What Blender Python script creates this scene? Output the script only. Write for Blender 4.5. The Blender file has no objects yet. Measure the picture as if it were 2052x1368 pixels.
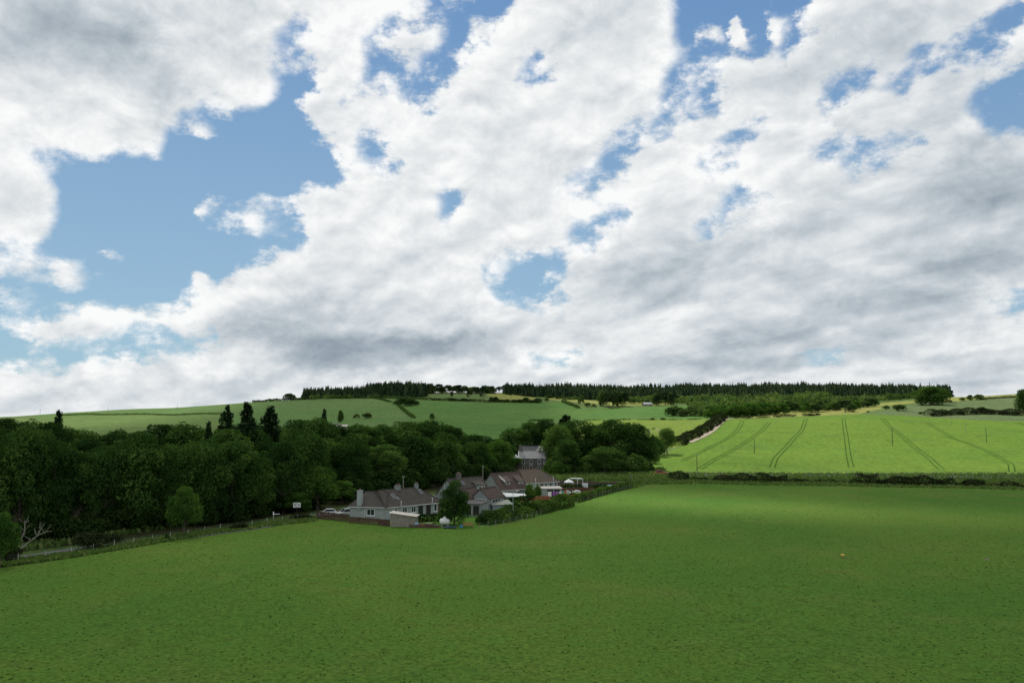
import bpy, math, random
import numpy as np
from mathutils import Vector, Matrix
R = math.radians
scene = bpy.context.scene
COL = scene.collection

# ------------------------------------------------------------------ camera
CAMZ = 21.0
FPX = 1596.0
TH = math.atan(156.0 / FPX)
cam_d = bpy.data.cameras.new("camera")
cam_d.sensor_width = 36.0
cam_d.lens = 36.0 * FPX / 2052.0
cam_d.clip_start = 0.5
cam_d.clip_end = 30000
cam = bpy.data.objects.new("camera", cam_d)
COL.objects.link(cam)
cam.location = (0, 0, CAMZ)
cam.rotation_euler = (math.pi / 2 + TH, 0, 0)
scene.camera = cam

def ray(px, py):
    dx = (px - 1026.0) / FPX
    dy = -(py - 684.0) / FPX
    return np.array([dx, math.cos(TH) - dy * math.sin(TH), math.sin(TH) + dy * math.cos(TH)])

def proj(X, Y, Z):
    dz = Z - CAMZ
    zc = Y * math.cos(TH) + dz * math.sin(TH)
    yc = -Y * math.sin(TH) + dz * math.cos(TH)
    return 1026.0 + FPX * X / zc, 684.0 - FPX * yc / zc

# ------------------------------------------------------------------ light
SUN_EL, SUN_AZ = R(50), R(-18)      # azimuth measured from +Y (view axis), negative = to the left
scene.view_settings.view_transform = 'Standard'
scene.view_settings.look = 'None'
scene.view_settings.exposure = 0.0
scene.view_settings.gamma = 1.0
sun_d = bpy.data.lights.new("sun", 'SUN')
sun_d.energy = 5.0
sun_d.angle = R(0.53)
sun_d.color = (1.0, 0.95, 0.86)
sun = bpy.data.objects.new("sun", sun_d)
COL.objects.link(sun)
SUNV = np.array([math.sin(SUN_AZ) * math.cos(SUN_EL), math.cos(SUN_AZ) * math.cos(SUN_EL), math.sin(SUN_EL)])
sun.rotation_euler = Vector(SUNV).to_track_quat('Z', 'Y').to_euler()
sun.location = (0, 0, 300)

# ------------------------------------------------------------------ sky: Nishita blue + a deck of broken cloud laid out by azimuth and elevation
BLUE = [
 [(600,40),(618,75),(608,95),(625,130),(640,165),(622,190),(612,240),(650,285),(690,300),(726,300),(718,345),(695,370),(640,385),(600,400),(588,450),(600,480),(540,490),(515,520),(460,550),(380,590),(330,615),(230,622),(180,610),(100,628),(55,650),(60,668),(75,685),(60,722),(40,745),(0,742),(-80,740),(-80,490),(0,488),(70,488),(102,480),(118,440),(110,390),(85,340),(50,312),(40,303),(110,318),(190,322),(240,315),(330,305),(352,265),(380,245),(410,215),(470,225),(530,200),(555,150),(550,120),(575,90),(563,65)],
 [(1340,-40),(1600,-40),(1602,0),(1618,80),(1570,112),(1540,92),(1515,85),(1480,110),(1440,132),(1400,130),(1365,155),(1345,100),(1345,50)],
 [(1130,402),(1165,350),(1205,290),(1262,262),(1340,215),(1352,195),(1335,250),(1285,290),(1240,345),(1180,385)],
 [(1425,432),(1468,362),(1545,378),(1520,428),(1490,412),(1450,442)],
 [(1700,288),(1750,292),(1830,268),(1858,272),(1800,305),(1725,338),(1700,330)],
 [(975,560),(990,540),(1050,525),(1108,520),(1085,560),(1122,600),(1110,616),(1080,612),(1030,592),(985,577)],
]
STROKE = [  # blue gaps as strokes: points, radius
 ([(995,5),(930,40),(905,100),(870,150),(820,200)], 13),
 ([(900,0),(840,35),(780,70),(755,120),(735,160),(715,200)], 16),
 ([(760,150),(790,170)], 10),
 ([(735,285),(765,325)], 13),
 ([(1060,145),(1080,150)], 11),
 ([(1348,150),(1350,240)], 12),
 ([(1405,180),(1425,200)], 17),
 ([(1395,215),(1370,240)], 8),
 ([(2035,25),(1990,62),(1930,92),(1860,112)], 13),
 ([(1745,155),(1690,170),(1650,205)], 9),
 ([(1850,130),(1800,170),(1790,190)], 7),
 ([(2052,170),(1975,198)], 13),
 ([(2060,235),(2000,235)], 24),
 ([(1505,255),(1450,300),(1410,330)], 10),
 ([(1660,285),(1640,300)], 10),
 ([(90,728),(160,716),(240,690),(300,678),(370,680),(400,692)], 12),
 ([(1610,730),(1650,715),(1690,705)], 4),
 ([(2052,600),(2010,610)], 9),
 ([(1070,718),(1115,714)], 5),
 ([(1500,400),(1420,460)], 6),
 ([(1250,420),(1160,470)], 6),
 ([(905,395),(900,420)], 6),
]
PUFF = [  # small clouds inside the blue: x, y, rx, ry, angle, strength
 (428,412,22,9,-30,.9),(395,430,20,8,-25,.8),(498,440,38,20,-5,1.1),(412,265,36,9,0,.85),(300,405,22,9,-20,.6),
 (556,498,30,14,-15,.8),(580,515,30,14,0,.7),(150,545,45,12,25,.65),(90,535,45,9,10,.65),(215,515,34,14,15,.55),(20,552,40,24,10,1.1),
 (5,602,24,11,25,1.1),(60,548,30,7,0,.6),(135,560,34,10,-10,.7),(600,120,14,22,-30,.7),(575,115,22,16,10,.8),(1410,66,28,9,5,.6),
 (1470,60,30,9,20,.3),(1550,50,16,26,10,.5),(345,320,40,5,0,.3),(405,545,25,12,0,.3),(1600,735,10,6,0,.3),
 (830,80,70,34,-40,.9),(740,200,40,24,-20,.9),(1400,275,30,16,-30,.9),(1330,285,24,14,-30,.8),(1112,566,26,12,10,.8),(1105,600,22,8,-20,.6),(1000,545,20,6,0,.4),(700,330,16,20,20,.5),(1290,270,14,8,0,.5),(20,590,10,6,0,.3),(110,655,60,18,-4,1.0),(170,625,40,12,-4,.9)]
TONE = [  # grey or bright areas: x, y, rx, ry, angle, amount
 (150,60,230,75,10,-.30),(250,90,90,60,40,-.18),(330,190,60,40,50,-.13),(30,90,120,60,0,-.12),(310,85,40,50,0,.14),(480,60,120,60,0,-.08),
 (420,190,90,40,-10,.06),(100,250,120,50,0,.05),(690,50,90,70,0,.10),(1000,110,150,100,0,.03),
 (1700,150,150,120,-40,-.09),(1850,90,150,60,-30,-.10),(1900,180,160,60,-35,-.10),(1640,80,60,60,-60,.05),
 (1800,330,160,50,-30,-.03),(1980,345,140,60,-25,-.20),(1990,400,180,60,-20,-.12),(1330,520,130,38,-14,-.20),(1240,545,80,30,-10,-.12),(1320,592,100,22,-14,-.18),
 (1600,470,300,46,-16,-.12),(1560,560,220,36,-14,-.10),(1980,520,200,50,-14,-.24),(1800,590,260,40,-14,-.14),(1750,530,160,16,-20,.07),(1600,640,260,26,-12,-.08),(1850,660,220,34,-16,-.14),
 (1520,690,180,40,-12,-.17),(1450,735,180,28,-8,-.17),(1600,735,120,24,-10,-.08),(1920,745,180,22,-4,-.20),(1900,700,160,26,-16,.10),
 (850,692,180,38,-2,-.34),(750,698,140,30,0,-.14),(660,690,110,26,0,-.2),(900,620,140,28,15,-.1),(700,735,80,15,0,-.26),(570,655,180,38,-8,-.28),(540,690,120,20,0,-.18),(650,600,120,20,-14,-.10),
 (830,525,60,14,0,-.10),(920,645,90,12,-8,.12),(990,655,60,22,10,.10),(780,640,70,20,-30,.10),(1000,590,90,20,20,.08),(470,700,60,14,0,.06),
 (130,655,70,10,-4,-.12),(240,745,140,14,-10,-.10),(330,785,160,12,0,-.15),(60,770,60,20,0,-.12),(150,780,70,18,0,-.10),(450,760,100,22,0,-.08),(560,770,120,20,0,-.06),(1000,755,200,18,0,-.04),
 (1180,680,200,40,0,-.03),(1080,480,100,30,-10,-.06),(880,470,120,24,-8,-.05),(1200,770,200,14,0,-.08),(1250,430,200,40,-25,.0)]
AZ0, AZ1, NS, NC = R(-37), R(37), 3, 32
EL0, EL1, NR = R(-0.5), R(31.0), 32

def seg_dist(px, py, a, b):
    ax, ay = a; bx, by = b
    t = np.clip(((px-ax)*(bx-ax)+(py-ay)*(by-ay))/max((bx-ax)**2+(by-ay)**2, 1e-9), 0, 1)
    return np.hypot(px-ax-t*(bx-ax), py-ay-t*(by-ay))

def in_poly(px, py, P):
    ins = np.zeros(np.shape(px), bool)
    n = len(P)
    for i in range(n):
        x1, y1 = P[i]; x2, y2 = P[(i+1) % n]
        c = ((y1 > py) != (y2 > py)) & (px < (x2-x1)*(py-y1)/((y2-y1) if y2 != y1 else 1e-9)+x1)
        ins ^= c
    return ins

def sky_map(px, py):
    d = np.full(px.shape, -200.0)       # > 0 inside blue
    for P in BLUE:
        dd = np.full(px.shape, 1e9)
        for i in range(len(P)):
            dd = np.minimum(dd, seg_dist(px, py, P[i], P[(i+1) % len(P)]))
        d = np.maximum(d, np.where(in_poly(px, py, P), dd, -dd))
    for pts, r in STROKE:
        for a, b in zip(pts[:-1], pts[1:]):
            d = np.maximum(d, (r*1.35+5 - seg_dist(px, py, a, b)) * 1.0)
    for x, y, rx, ry, an, s in PUFF:
        c, sn = math.cos(R(an)), math.sin(R(an))
        u = ((px-x)*c+(py-y)*sn)/rx; v = (-(px-x)*sn+(py-y)*c)/ry
        q = np.sqrt(u*u+v*v)
        d = np.minimum(d, np.where(q < 2.6, (q-1.15)*22/s + (1-s)*14, 1e3))
    cov = np.clip(0.5 - d/110.0, 0, 1)
    tone = np.full(px.shape, 0.89) - 0.06*np.clip((px-1250)/800, 0, 1)
    for x, y, rx, ry, an, s in TONE:
        c, sn = math.cos(R(an)), math.sin(R(an))
        u = ((px-x)*c+(py-y)*sn)/rx; v = (-(px-x)*sn+(py-y)*c)/ry
        tone = tone + s*(1.0 if s < 0 else 1.0)*np.exp(-(u*u+v*v)*1.1)
    tone = tone + 0.10*np.clip(1-np.abs(d)/35, 0, 1)
    return cov, np.clip(tone, 0.2, 1)

world = bpy.data.worlds.new("World")
world.use_nodes = True
nt = world.node_tree
for n in list(nt.nodes): nt.nodes.remove(n)
def N(tree, t, **kw):
    n = tree.nodes.new(t)
    for k, v in kw.items(): setattr(n, k, v)
    return n
def setin(tree, sock, v):
    if hasattr(v, 'bl_rna') and 'Socket' in v.bl_rna.identifier: tree.links.new(v, sock)
    else: sock.default_value = v
def M(tree, op, a, b=None, c=None, clamp=False):
    n = N(tree, 'ShaderNodeMath', operation=op); n.use_clamp = clamp
    setin(tree, n.inputs[0], a)
    if b is not None: setin(tree, n.inputs[1], b)
    if c is not None: setin(tree, n.inputs[2], c)
    return n.outputs[0]
def VM(tree, op, a, b=None, c=None):
    n = N(tree, 'ShaderNodeVectorMath', operation=op)
    setin(tree, n.inputs[0], a)
    if b is not None: setin(tree, n.inputs[1], b)
    if c is not None: setin(tree, n.inputs[2], c)
    return n.outputs[0] if op not in ('LENGTH', 'DOT_PRODUCT') else n.outputs[1]
def MIXC(tree, f, a, b, mode='MIX'):
    n = N(tree, 'ShaderNodeMix', data_type='RGBA', blend_type=mode)
    setin(tree, n.inputs[0], f); setin(tree, n.inputs[6], a); setin(tree, n.inputs[7], b)
    return n.outputs[2]
def NOISE(tree, vec, scale, detail=4, rough=.5, dist=0.0, lac=2.0):
    n = N(tree, 'ShaderNodeTexNoise')
    setin(tree, n.inputs['Vector'], vec)
    n.inputs['Scale'].default_value = scale; n.inputs['Detail'].default_value = detail
    n.inputs['Roughness'].default_value = rough; n.inputs['Distortion'].default_value = dist
    n.inputs['Lacunarity'].default_value = lac
    return n.outputs[0], n.outputs[1]
def SMOOTH(tree, v, a, b, lo=0.0, hi=1.0):
    n = N(tree, 'ShaderNodeMapRange', interpolation_type='SMOOTHSTEP')
    setin(tree, n.inputs[0], v); n.inputs[1].default_value = a; n.inputs[2].default_value = b
    n.inputs[3].default_value = lo; n.inputs[4].default_value = hi
    return n.outputs[0]
def build_world():
    t = nt
    tc = N(t, 'ShaderNodeTexCoord').outputs['Generated']
    sep = N(t, 'ShaderNodeSeparateXYZ'); t.links.new(tc, sep.inputs[0])
    x, y, z = sep.outputs
    az = M(t, 'ARCTAN2', x, y)
    el = M(t, 'ARCSINE', z)
    zc = M(t, 'MAXIMUM', z, 0.0)
    den = M(t, 'ADD', zc, 0.21)
    cmb = N(t, 'ShaderNodeCombineXYZ')
    setin(t, cmb.inputs[0], M(t, 'DIVIDE', x, den)); setin(t, cmb.inputs[1], M(t, 'DIVIDE', y, den))
    q = cmb.outputs[0]
    # along-street frame: cloud streets converge to the left of the view
    a = R(-33)
    sx, sy = math.sin(a), math.cos(a)
    along = VM(t, 'DOT_PRODUCT', q, (sx, sy, 0)); across = VM(t, 'DOT_PRODUCT', q, (sy, -sx, 0))
    cm2 = N(t, 'ShaderNodeCombineXYZ'); setin(t, cm2.inputs[0], M(t, 'MULTIPLY', along, 0.5)); setin(t, cm2.inputs[1], across)
    qs = cm2.outputs[0]
    cm3 = N(t, 'ShaderNodeCombineXYZ'); setin(t, cm3.inputs[0], az); setin(t, cm3.inputs[1], M(t, 'MULTIPLY', el, 1.5))
    qa = cm3.outputs[0]
    # warp of the lookup
    w1 = NOISE(t, qa, 13.0, 9, .66)[1]
    w1 = VM(t, 'MULTIPLY', VM(t, 'SUBTRACT', w1, (.5, .5, .5)), (R(4.6), R(3.4), 0))
    sw = N(t, 'ShaderNodeSeparateXYZ'); t.links.new(w1, sw.inputs[0])
    u = M(t, 'DIVIDE', M(t, 'SUBTRACT', M(t, 'ADD', az, sw.outputs[0]), AZ0), AZ1-AZ0)
    v = M(t, 'MULTIPLY', M(t, 'DIVIDE', M(t, 'SUBTRACT', M(t, 'ADD', el, sw.outputs[1]), EL0), EL1-EL0), NR-1.0)
    v = M(t, 'MINIMUM', M(t, 'MAXIMUM', v, 0.0), NR-1.0)
    us = [M(t, 'SUBTRACT', M(t, 'MULTIPLY', u, float(NS)), float(s), clamp=True) for s in range(NS)]
    uu = M(t, 'MULTIPLY', u, float(NS))
    g1 = M(t, 'GREATER_THAN', uu, 1.0); g2 = M(t, 'GREATER_THAN', uu, 2.0)
    ntot = NS*(NC-1)+1
    A, E = np.meshgrid(np.linspace(AZ0, AZ1, ntot), np.linspace(EL0, EL1, NR))
    pxs, pys = proj(np.sin(A)*np.cos(E), np.cos(A)*np.cos(E), np.sin(E)+CAMZ)
    cov, tone = sky_map(pxs, pys)
    def ramp(fac, cols):
        rp = N(t, 'ShaderNodeValToRGB'); cr = rp.color_ramp
        n = len(cols)
        for k in range(1, n-1): cr.elements.new(k/(n-1))
        for k in range(n): cr.elements[k].color = (float(cols[k][0]), float(cols[k][1]), float(cols[k][2]), 1)
        t.links.new(fac, rp.inputs[0])
        return rp.outputs[0]
    vf = M(t, 'DIVIDE', v, NR-1.0)
    def field(m, rank):
        # the layout of the cloud deck is stored as a short sum of azimuth curves times elevation curves
        mean = float(m.mean())
        U, S, V = np.linalg.svd(m-mean, full_matrices=False)
        tot = None
        for k in range(0, rank, 3):
            uk = (U[:, k:k+3]*S[k:k+3]); vk = V[k:k+3].T
            mu = np.abs(uk).max(0); mv = np.abs(vk).max(0)
            ru = ramp(vf, uk/(2*mu)+.5)
            parts = [ramp(us[s_], (vk/(2*mv)+.5)[s_*(NC-1):s_*(NC-1)+NC]) for s_ in range(NS)]
            rv = MIXC(t, g2, MIXC(t, g1, parts[0], parts[1]), parts[2])
            sc_ = tuple(float(x_) for x_ in 4*mu*mv)
            d_ = VM(t, 'DOT_PRODUCT', VM(t, 'MULTIPLY', VM(t, 'SUBTRACT', ru, (.5, .5, .5)), sc_), VM(t, 'SUBTRACT', rv, (.5, .5, .5)))
            tot = M(t, 'ADD', d_, mean if tot is None else tot)
        return tot
    cov, tone = field(cov, 18), field(tone, 12)
    nA = NOISE(t, qs, 2.4, 9, .60)[0]
    nB = NOISE(t, qa, 26.0, 9, .66)[0]
    nAu = NOISE(t, VM(t, 'ADD', qs, (0.02, 0.075, 0)), 2.4, 5, .55)[0]
    dens = M(t, 'ADD', cov, M(t, 'MULTIPLY', M(t, 'SUBTRACT', nA, .5), 0.62))
    dens = M(t, 'ADD', dens, M(t, 'MULTIPLY', M(t, 'SUBTRACT', nB, .5), 0.80))
    nP = NOISE(t, qa, 11.0, 9, .60, .3)[0]
    dens = M(t, 'ADD', dens, M(t, 'MULTIPLY', M(t, 'SUBTRACT', nP, .5), 0.55))
    alpha = SMOOTH(t, dens, 0.35, 0.66)
    # brightness: authored tone + relief
    rel = M(t, 'MULTIPLY', M(t, 'SUBTRACT', nA, nAu), 0.62)
    nPu = NOISE(t, VM(t, 'ADD', qa, (-.006, .020, 0)), 11.0, 9, .60, .3)[0]
    rel = M(t, 'ADD', rel, M(t, 'MULTIPLY', M(t, 'SUBTRACT', nP, nPu), 0.50))
    rel = M(t, 'ADD', rel, M(t, 'MULTIPLY', M(t, 'SUBTRACT', nP, .5), 0.22))
    br = M(t, 'ADD', tone, rel)
    br = M(t, 'ADD', br, M(t, 'MULTIPLY', M(t, 'SUBTRACT', nB, .5), 0.14))
    br = M(t, 'SUBTRACT', br, M(t, 'MULTIPLY', SMOOTH(t, dens, .85, 1.45), 0.06))
    ccol = N(t, 'ShaderNodeValToRGB'); cr = ccol.color_ramp; cr.interpolation = 'LINEAR'
    stops = [(.30, (.22, .28, .34)), (.45, (.31, .37, .43)), (.60, (.44, .50, .55)), (.75, (.61, .66, .70)), (.88, (.79, .815, .83)), (1.0, (.96, .97, .97))]
    cr.elements[0].position = stops[0][0]; cr.elements[0].color = (*stops[0][1], 1)
    cr.elements[1].position = 1; cr.elements[1].color = (*stops[-1][1], 1)
    for p, c in stops[1:-1]:
        eln = cr.elements.new(p); eln.color = (*c, 1)
    t.links.new(br, ccol.inputs[0])
    sky = N(t, 'ShaderNodeTexSky', sky_type='NISHITA')
    sky.sun_disc = False; sky.sun_elevation = SUN_EL; sky.sun_rotation = SUN_AZ
    sky.altitude = 100; sky.air_density = 1.0; sky.dust_density = 0.6; sky.ozone_density = 1.4
    gr = N(t, 'ShaderNodeValToRGB'); cr = gr.color_ramp; cr.interpolation = 'LINEAR'
    for k, (p, c) in enumerate([(0, (.38, .56, .69)), (.2, (.28, .50, .69)), (.42, (.145, .375, .675)), (.66, (.075, .26, .615)), (1.0, (.05, .18, .50))]):
        e_ = cr.elements[0] if k == 0 else (cr.elements[1] if k == 4 else cr.elements.new(p))
        e_.position = p; e_.color = (*c, 1)
    t.links.new(M(t, 'DIVIDE', el, R(42), clamp=True), gr.inputs[0])
    blue = MIXC(t, 1.0, gr.outputs[0], (11.76, 11.76, 11.76, 1), 'MULTIPLY')
    bg1 = N(t, 'ShaderNodeBackground'); t.links.new(MIXC(t, .8, MIXC(t, 1.0, sky.outputs[0], (0.60, .87, .94, 1), 'MULTIPLY'), blue), bg1.inputs[0]); bg1.inputs[1].default_value = 0.085
    bg2 = N(t, 'ShaderNodeBackground'); t.links.new(ccol.outputs[0], bg2.inputs[0]); bg2.inputs[1].default_value = 1.0
    mx = N(t, 'ShaderNodeMixShader'); t.links.new(alpha, mx.inputs[0]); t.links.new(bg1.outputs[0], mx.inputs[1]); t.links.new(bg2.outputs[0], mx.inputs[2])
    out = N(t, 'ShaderNodeOutputWorld'); t.links.new(mx.outputs[0], out.inputs[0])
build_world()
scene.world = world

# ------------------------------------------------------------------ helpers
rng = np.random.default_rng(7)
random.seed(5)
def link(o, parent=None):
    COL.objects.link(o)
    if parent is not None: o.parent = parent
    return o
def tag(o, label=None, cat=None, group=None, kind=None):
    if label: o['label'] = label
    if cat: o['category'] = cat
    if group: o['group'] = group
    if kind: o['kind'] = kind
    return o
def empty(name, loc=(0, 0, 0), rz=0.0, scale=1.0):
    o = bpy.data.objects.new(name, None); COL.objects.link(o)
    o.location = loc; o.rotation_euler = (0, 0, rz)
    o.scale = (scale, scale, scale) if np.isscalar(scale) else scale
    o.empty_display_size = 0.3
    return o
def mesh_np(name, V, F, mats, tint=None, smooth=False, fmat=None):
    """F: (n,k) int array"""
    V = np.asarray(V, np.float32); F = np.asarray(F, np.int32)
    me = bpy.data.meshes.new(name)
    n, k = F.shape
    me.vertices.add(len(V)); me.vertices.foreach_set('co', V.ravel())
    me.loops.add(n*k); me.loops.foreach_set('vertex_index', F.ravel())
    me.polygons.add(n)
    me.polygons.foreach_set('loop_start', np.arange(0, n*k, k, dtype=np.int32))
    me.polygons.foreach_set('loop_total', np.full(n, k, np.int32))
    if smooth: me.polygons.foreach_set('use_smooth', np.ones(n, bool))
    for m in (mats if isinstance(mats, (list, tuple)) else [mats]): me.materials.append(m)
    if fmat is not None: me.polygons.foreach_set('material_index', np.asarray(fmat, np.int32))
    if tint is not None:
        at = me.attributes.new('tint', 'FLOAT', 'FACE'); at.data.foreach_set('value', np.asarray(tint, np.float32))
    me.update(); me.validate()
    return me
class MB:
    def __init__(s): s.v = []; s.f = []
    def poly(s, pts, faces):
        b = len(s.v); s.v += [tuple(p) for p in pts]; s.f += [tuple(b+i for i in f) for f in faces]
    def box(s, x0, x1, y0, y1, z0, z1):
        s.poly([(x0,y0,z0),(x1,y0,z0),(x1,y1,z0),(x0,y1,z0),(x0,y0,z1),(x1,y0,z1),(x1,y1,z1),(x0,y1,z1)],
               [(0,3,2,1),(4,5,6,7),(0,1,5,4),(1,2,6,5),(2,3,7,6),(3,0,4,7)])
    def obox(s, c, ax, ay, az):
        c, ax, ay, az = map(np.array, (c, ax, ay, az))
        p = [c-ax-ay-az, c+ax-ay-az, c+ax+ay-az, c-ax+ay-az, c-ax-ay+az, c+ax-ay+az, c+ax+ay+az, c-ax+ay+az]
        s.poly(p, [(0,3,2,1),(4,5,6,7),(0,1,5,4),(1,2,6,5),(2,3,7,6),(3,0,4,7)])
    def tube(s, p0, p1, r0, r1=None, n=6, cap=True):
        r1 = r0 if r1 is None else r1
        p0, p1 = Vector(p0), Vector(p1); d = (p1-p0)
        if d.length < 1e-6: return
        d.normalize(); a = d.orthogonal().normalized(); b = d.cross(a)
        pts = []
        for p, r in ((p0, r0), (p1, r1)):
            for i in range(n):
                t = 2*math.pi*i/n; pts.append(p+(a*math.cos(t)+b*math.sin(t))*r)
        fs = [(i, (i+1) % n, n+(i+1) % n, n+i) for i in range(n)]
        if cap: fs += [tuple(range(n-1, -1, -1)), tuple(range(n, 2*n))]
        s.poly(pts, fs)
    def lathe(s, prof, c=(0, 0, 0), n=14, ax='z'):
        pts = []
        for r, h in prof:
            for i in range(n):
                t = 2*math.pi*i/n
                if ax == 'z': pts.append((c[0]+r*math.cos(t), c[1]+r*math.sin(t), c[2]+h))
                else: pts.append((c[0]+h, c[1]+r*math.cos(t), c[2]+r*math.sin(t)))
        fs = []
        for j in range(len(prof)-1):
            for i in range(n): fs.append((j*n+i, j*n+(i+1) % n, (j+1)*n+(i+1) % n, (j+1)*n+i))
        fs += [tuple(range(n-1, -1, -1)), tuple(range((len(prof)-1)*n, len(prof)*n))]
        s.poly(pts, fs)
    def prism(s, prof, y0, y1):
        """prof: list of (x,z), extruded along y"""
        n = len(prof)
        s.poly([(x, y0, z) for x, z in prof]+[(x, y1, z) for x, z in prof],
               [tuple(range(n)), tuple(range(2*n-1, n-1, -1))]+[(i, n+i, n+(i+1) % n, (i+1) % n) for i in range(n)])
    def build(s, name, mat, parent=None, bevel=0, smooth=False, loc=None):
        me = bpy.data.meshes.new(name); me.from_pydata([tuple(map(float, v)) for v in s.v], [], s.f)
        me.materials.append(mat); me.update()
        if smooth: me.polygons.foreach_set('use_smooth', [True]*len(me.polygons))
        o = bpy.data.objects.new(name, me); link(o, parent)
        if loc is not None: o.location = loc
        import bmesh
        bm = bmesh.new(); bm.from_mesh(me); bmesh.ops.recalc_face_normals(bm, faces=bm.faces); bm.to_mesh(me); bm.free()
        if bevel:
            m = o.modifiers.new('bevel', 'BEVEL'); m.width = bevel; m.segments = 2; m.limit_method = 'ANGLE'
        return o
def new_mat(name):
    m = bpy.data.materials.new(name); m.use_nodes = True
    t = m.node_tree
    return m, t, t.nodes['Principled BSDF']
def simple(name, col, rough=.7, var=.18, scale=3.0, metal=0.0, bump=0.0, spec=.3, dirt=None):
    m, t, b = new_mat(name)
    tc = N(t, 'ShaderNodeTexCoord').outputs['Object']
    f, _ = NOISE(t, tc, scale, 6, .6)
    c1 = tuple(c*(1-var) for c in col)+(1,); c2 = tuple(min(1, c*(1+var)) for c in col)+(1,)
    c = MIXC(t, SMOOTH(t, f, .3, .7), c1, c2)
    if dirt:
        f2, _ = NOISE(t, tc, scale*.35, 7, .7)
        c = MIXC(t, SMOOTH(t, f2, .5, .75, 0, .7), c, dirt+(1,))
    t.links.new(c, b.inputs['Base Color'])
    b.inputs['Roughness'].default_value = rough; b.inputs['Metallic'].default_value = metal
    b.inputs['Specular IOR Level'].default_value = spec
    if bump:
        bp = N(t, 'ShaderNodeBump'); bp.inputs['Strength'].default_value = bump; bp.inputs['Distance'].default_value = .05
        t.links.new(NOISE(t, tc, scale*6, 5, .6)[0], bp.inputs['Height']); t.links.new(bp.outputs[0], b.inputs['Normal'])
    return m

# ------------------------------------------------------------------ terrain: a grid fanning out from under the camera
TERR = {  # photo column -> (distance, photo row of the ground there)
 -700: [(300,951.7),(420,905),(600,872),(900,856),(1300,846),(2500,860)],
 0:    [(300,951.7),(420,905),(600,870),(900,851),(1200,837),(1300,835),(1700,839),(4000,850)],
 300:  [(300,951.7),(450,895),(600,866),(800,850),(1000,834),(1200,819),(1300,818),(1700,823),(4000,845)],
 560:  [(300,951.7),(450,893),(600,862),(800,838),(1000,815),(1150,802.5),(1400,806),(1800,812),(4000,840)],
 700:  [(300,951.7),(450,892),(600,862),(800,838),(1000,812),(1130,798),(1400,794),(1700,797),(4000,835)],
 850:  [(300,951.7),(450,890),(600,858),(700,845),(800,831),(1000,806),(1100,799),(1200,793),(1400,789),(1700,790),(4000,835)],
 1000: [(300,951.7),(450,890),(600,862),(800,836),(1000,811),(1100,804),(1200,797),(1350,789),(1600,788),(4000,835)],
 1200: [(300,951.7),(450,890),(600,862),(750,845),(900,827),(1050,811),(1200,801),(1400,792),(1600,787),(4000,835)],
 1350: [(300,951.7),(340,933),(450,892),(600,860),(700,845),(850,829),(1000,815),(1200,803),(1400,794),(1700,788),(4000,835)],
 1450: [(300,951.7),(350,925),(450,884),(530,856),(600,839.5),(680,837),(800,828),(1000,812),(1300,795),(1700,788),(4000,835)],
 1600: [(300,951.7),(350,932),(420,902),(500,866),(570,842),(620,836),(700,831),(850,820),(1000,808),(1300,793),(1700,788),(4000,835)],
 1750: [(300,951.7),(350,931),(420,896),(500,861),(570,838),(620,832),(750,821),(900,808),(1200,796),(1700,790),(4000,835)],
 1900: [(300,951.7),(350,930),(420,896),(500,863),(570,845),(640,832),(740,814),(840,800),(960,796),(1500,800),(4000,835)],
 2052: [(300,951.7),(350,930),(420,898),(500,869),(580,847),(640,836),(720,815),(820,795),(900,789),(1300,797),(4000,835)],
 2800: [(300,951.7),(350,930),(420,898),(500,869),(580,847),(640,832),(720,800),(820,775),(900,768),(1300,790),(4000,835)],
}
def zrow(px, py, Y):
    d = ray(px, py); return CAMZ + Y*d[2]/d[1]
Sg = np.concatenate([np.linspace(-2.4, -.76, 40)[:-1], np.linspace(-.76, .76, 740), np.linspace(.76, 2.4, 40)[1:]])
Yg = np.concatenate([np.linspace(4, 60, 24)[:-1], np.linspace(60, 330, 250)[:-1], np.linspace(330, 1400, 420)[:-1], np.geomspace(1400, 6000, 50)])
kp = sorted(TERR)
prof = []
for c in kp:
    pts = [(0, 0.0), (290, 0.0)]+[(Y, zrow(c, py, Y)) for Y, py in TERR[c]]
    pts.append((6000, zrow(c, TERR[c][-1][1]+2, 6000)))
    prof.append(np.interp(Yg, [p[0] for p in pts], [p[1] for p in pts]))
prof = np.array(prof)
ks = np.array([(c-1026)/FPX/1.0035 for c in kp])
def cubic_cols(s):
    i = np.clip(np.searchsorted(ks, s)-1, 0, len(ks)-2)
    t = np.clip((s-ks[i])/(ks[i+1]-ks[i]), 0, 1); t = t*t*(3-2*t)*.5+t*.5
    return prof[i]*(1-t)[:, None]+prof[i+1]*t[:, None]
Zg = cubic_cols(Sg)                       # (S, Y)
def blur(a, n, axis):
    k = np.hanning(n+2)[1:-1]; k /= k.sum()
    p = np.pad(a, [(n//2, n//2) if ax == axis else (0, 0) for ax in range(2)], mode='edge')
    return np.apply_along_axis(lambda r: np.convolve(r, k, 'valid'), axis, p)
Zb = blur(blur(Zg, 41, 0), 25, 1)
wY = np.clip((Yg-240)/80, 0, 1)[None, :]
Zg = Zg*(1-wY)+Zb*wY
SS, YY = np.meshgrid(Sg, Yg, indexing='ij')
XX = SS*YY
Zg = Zg + wY*(0.5*np.sin(XX/57+YY/91)+.35*np.sin(XX/23-YY/37))*np.clip((YY-300)/300, 0, 1)
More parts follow.
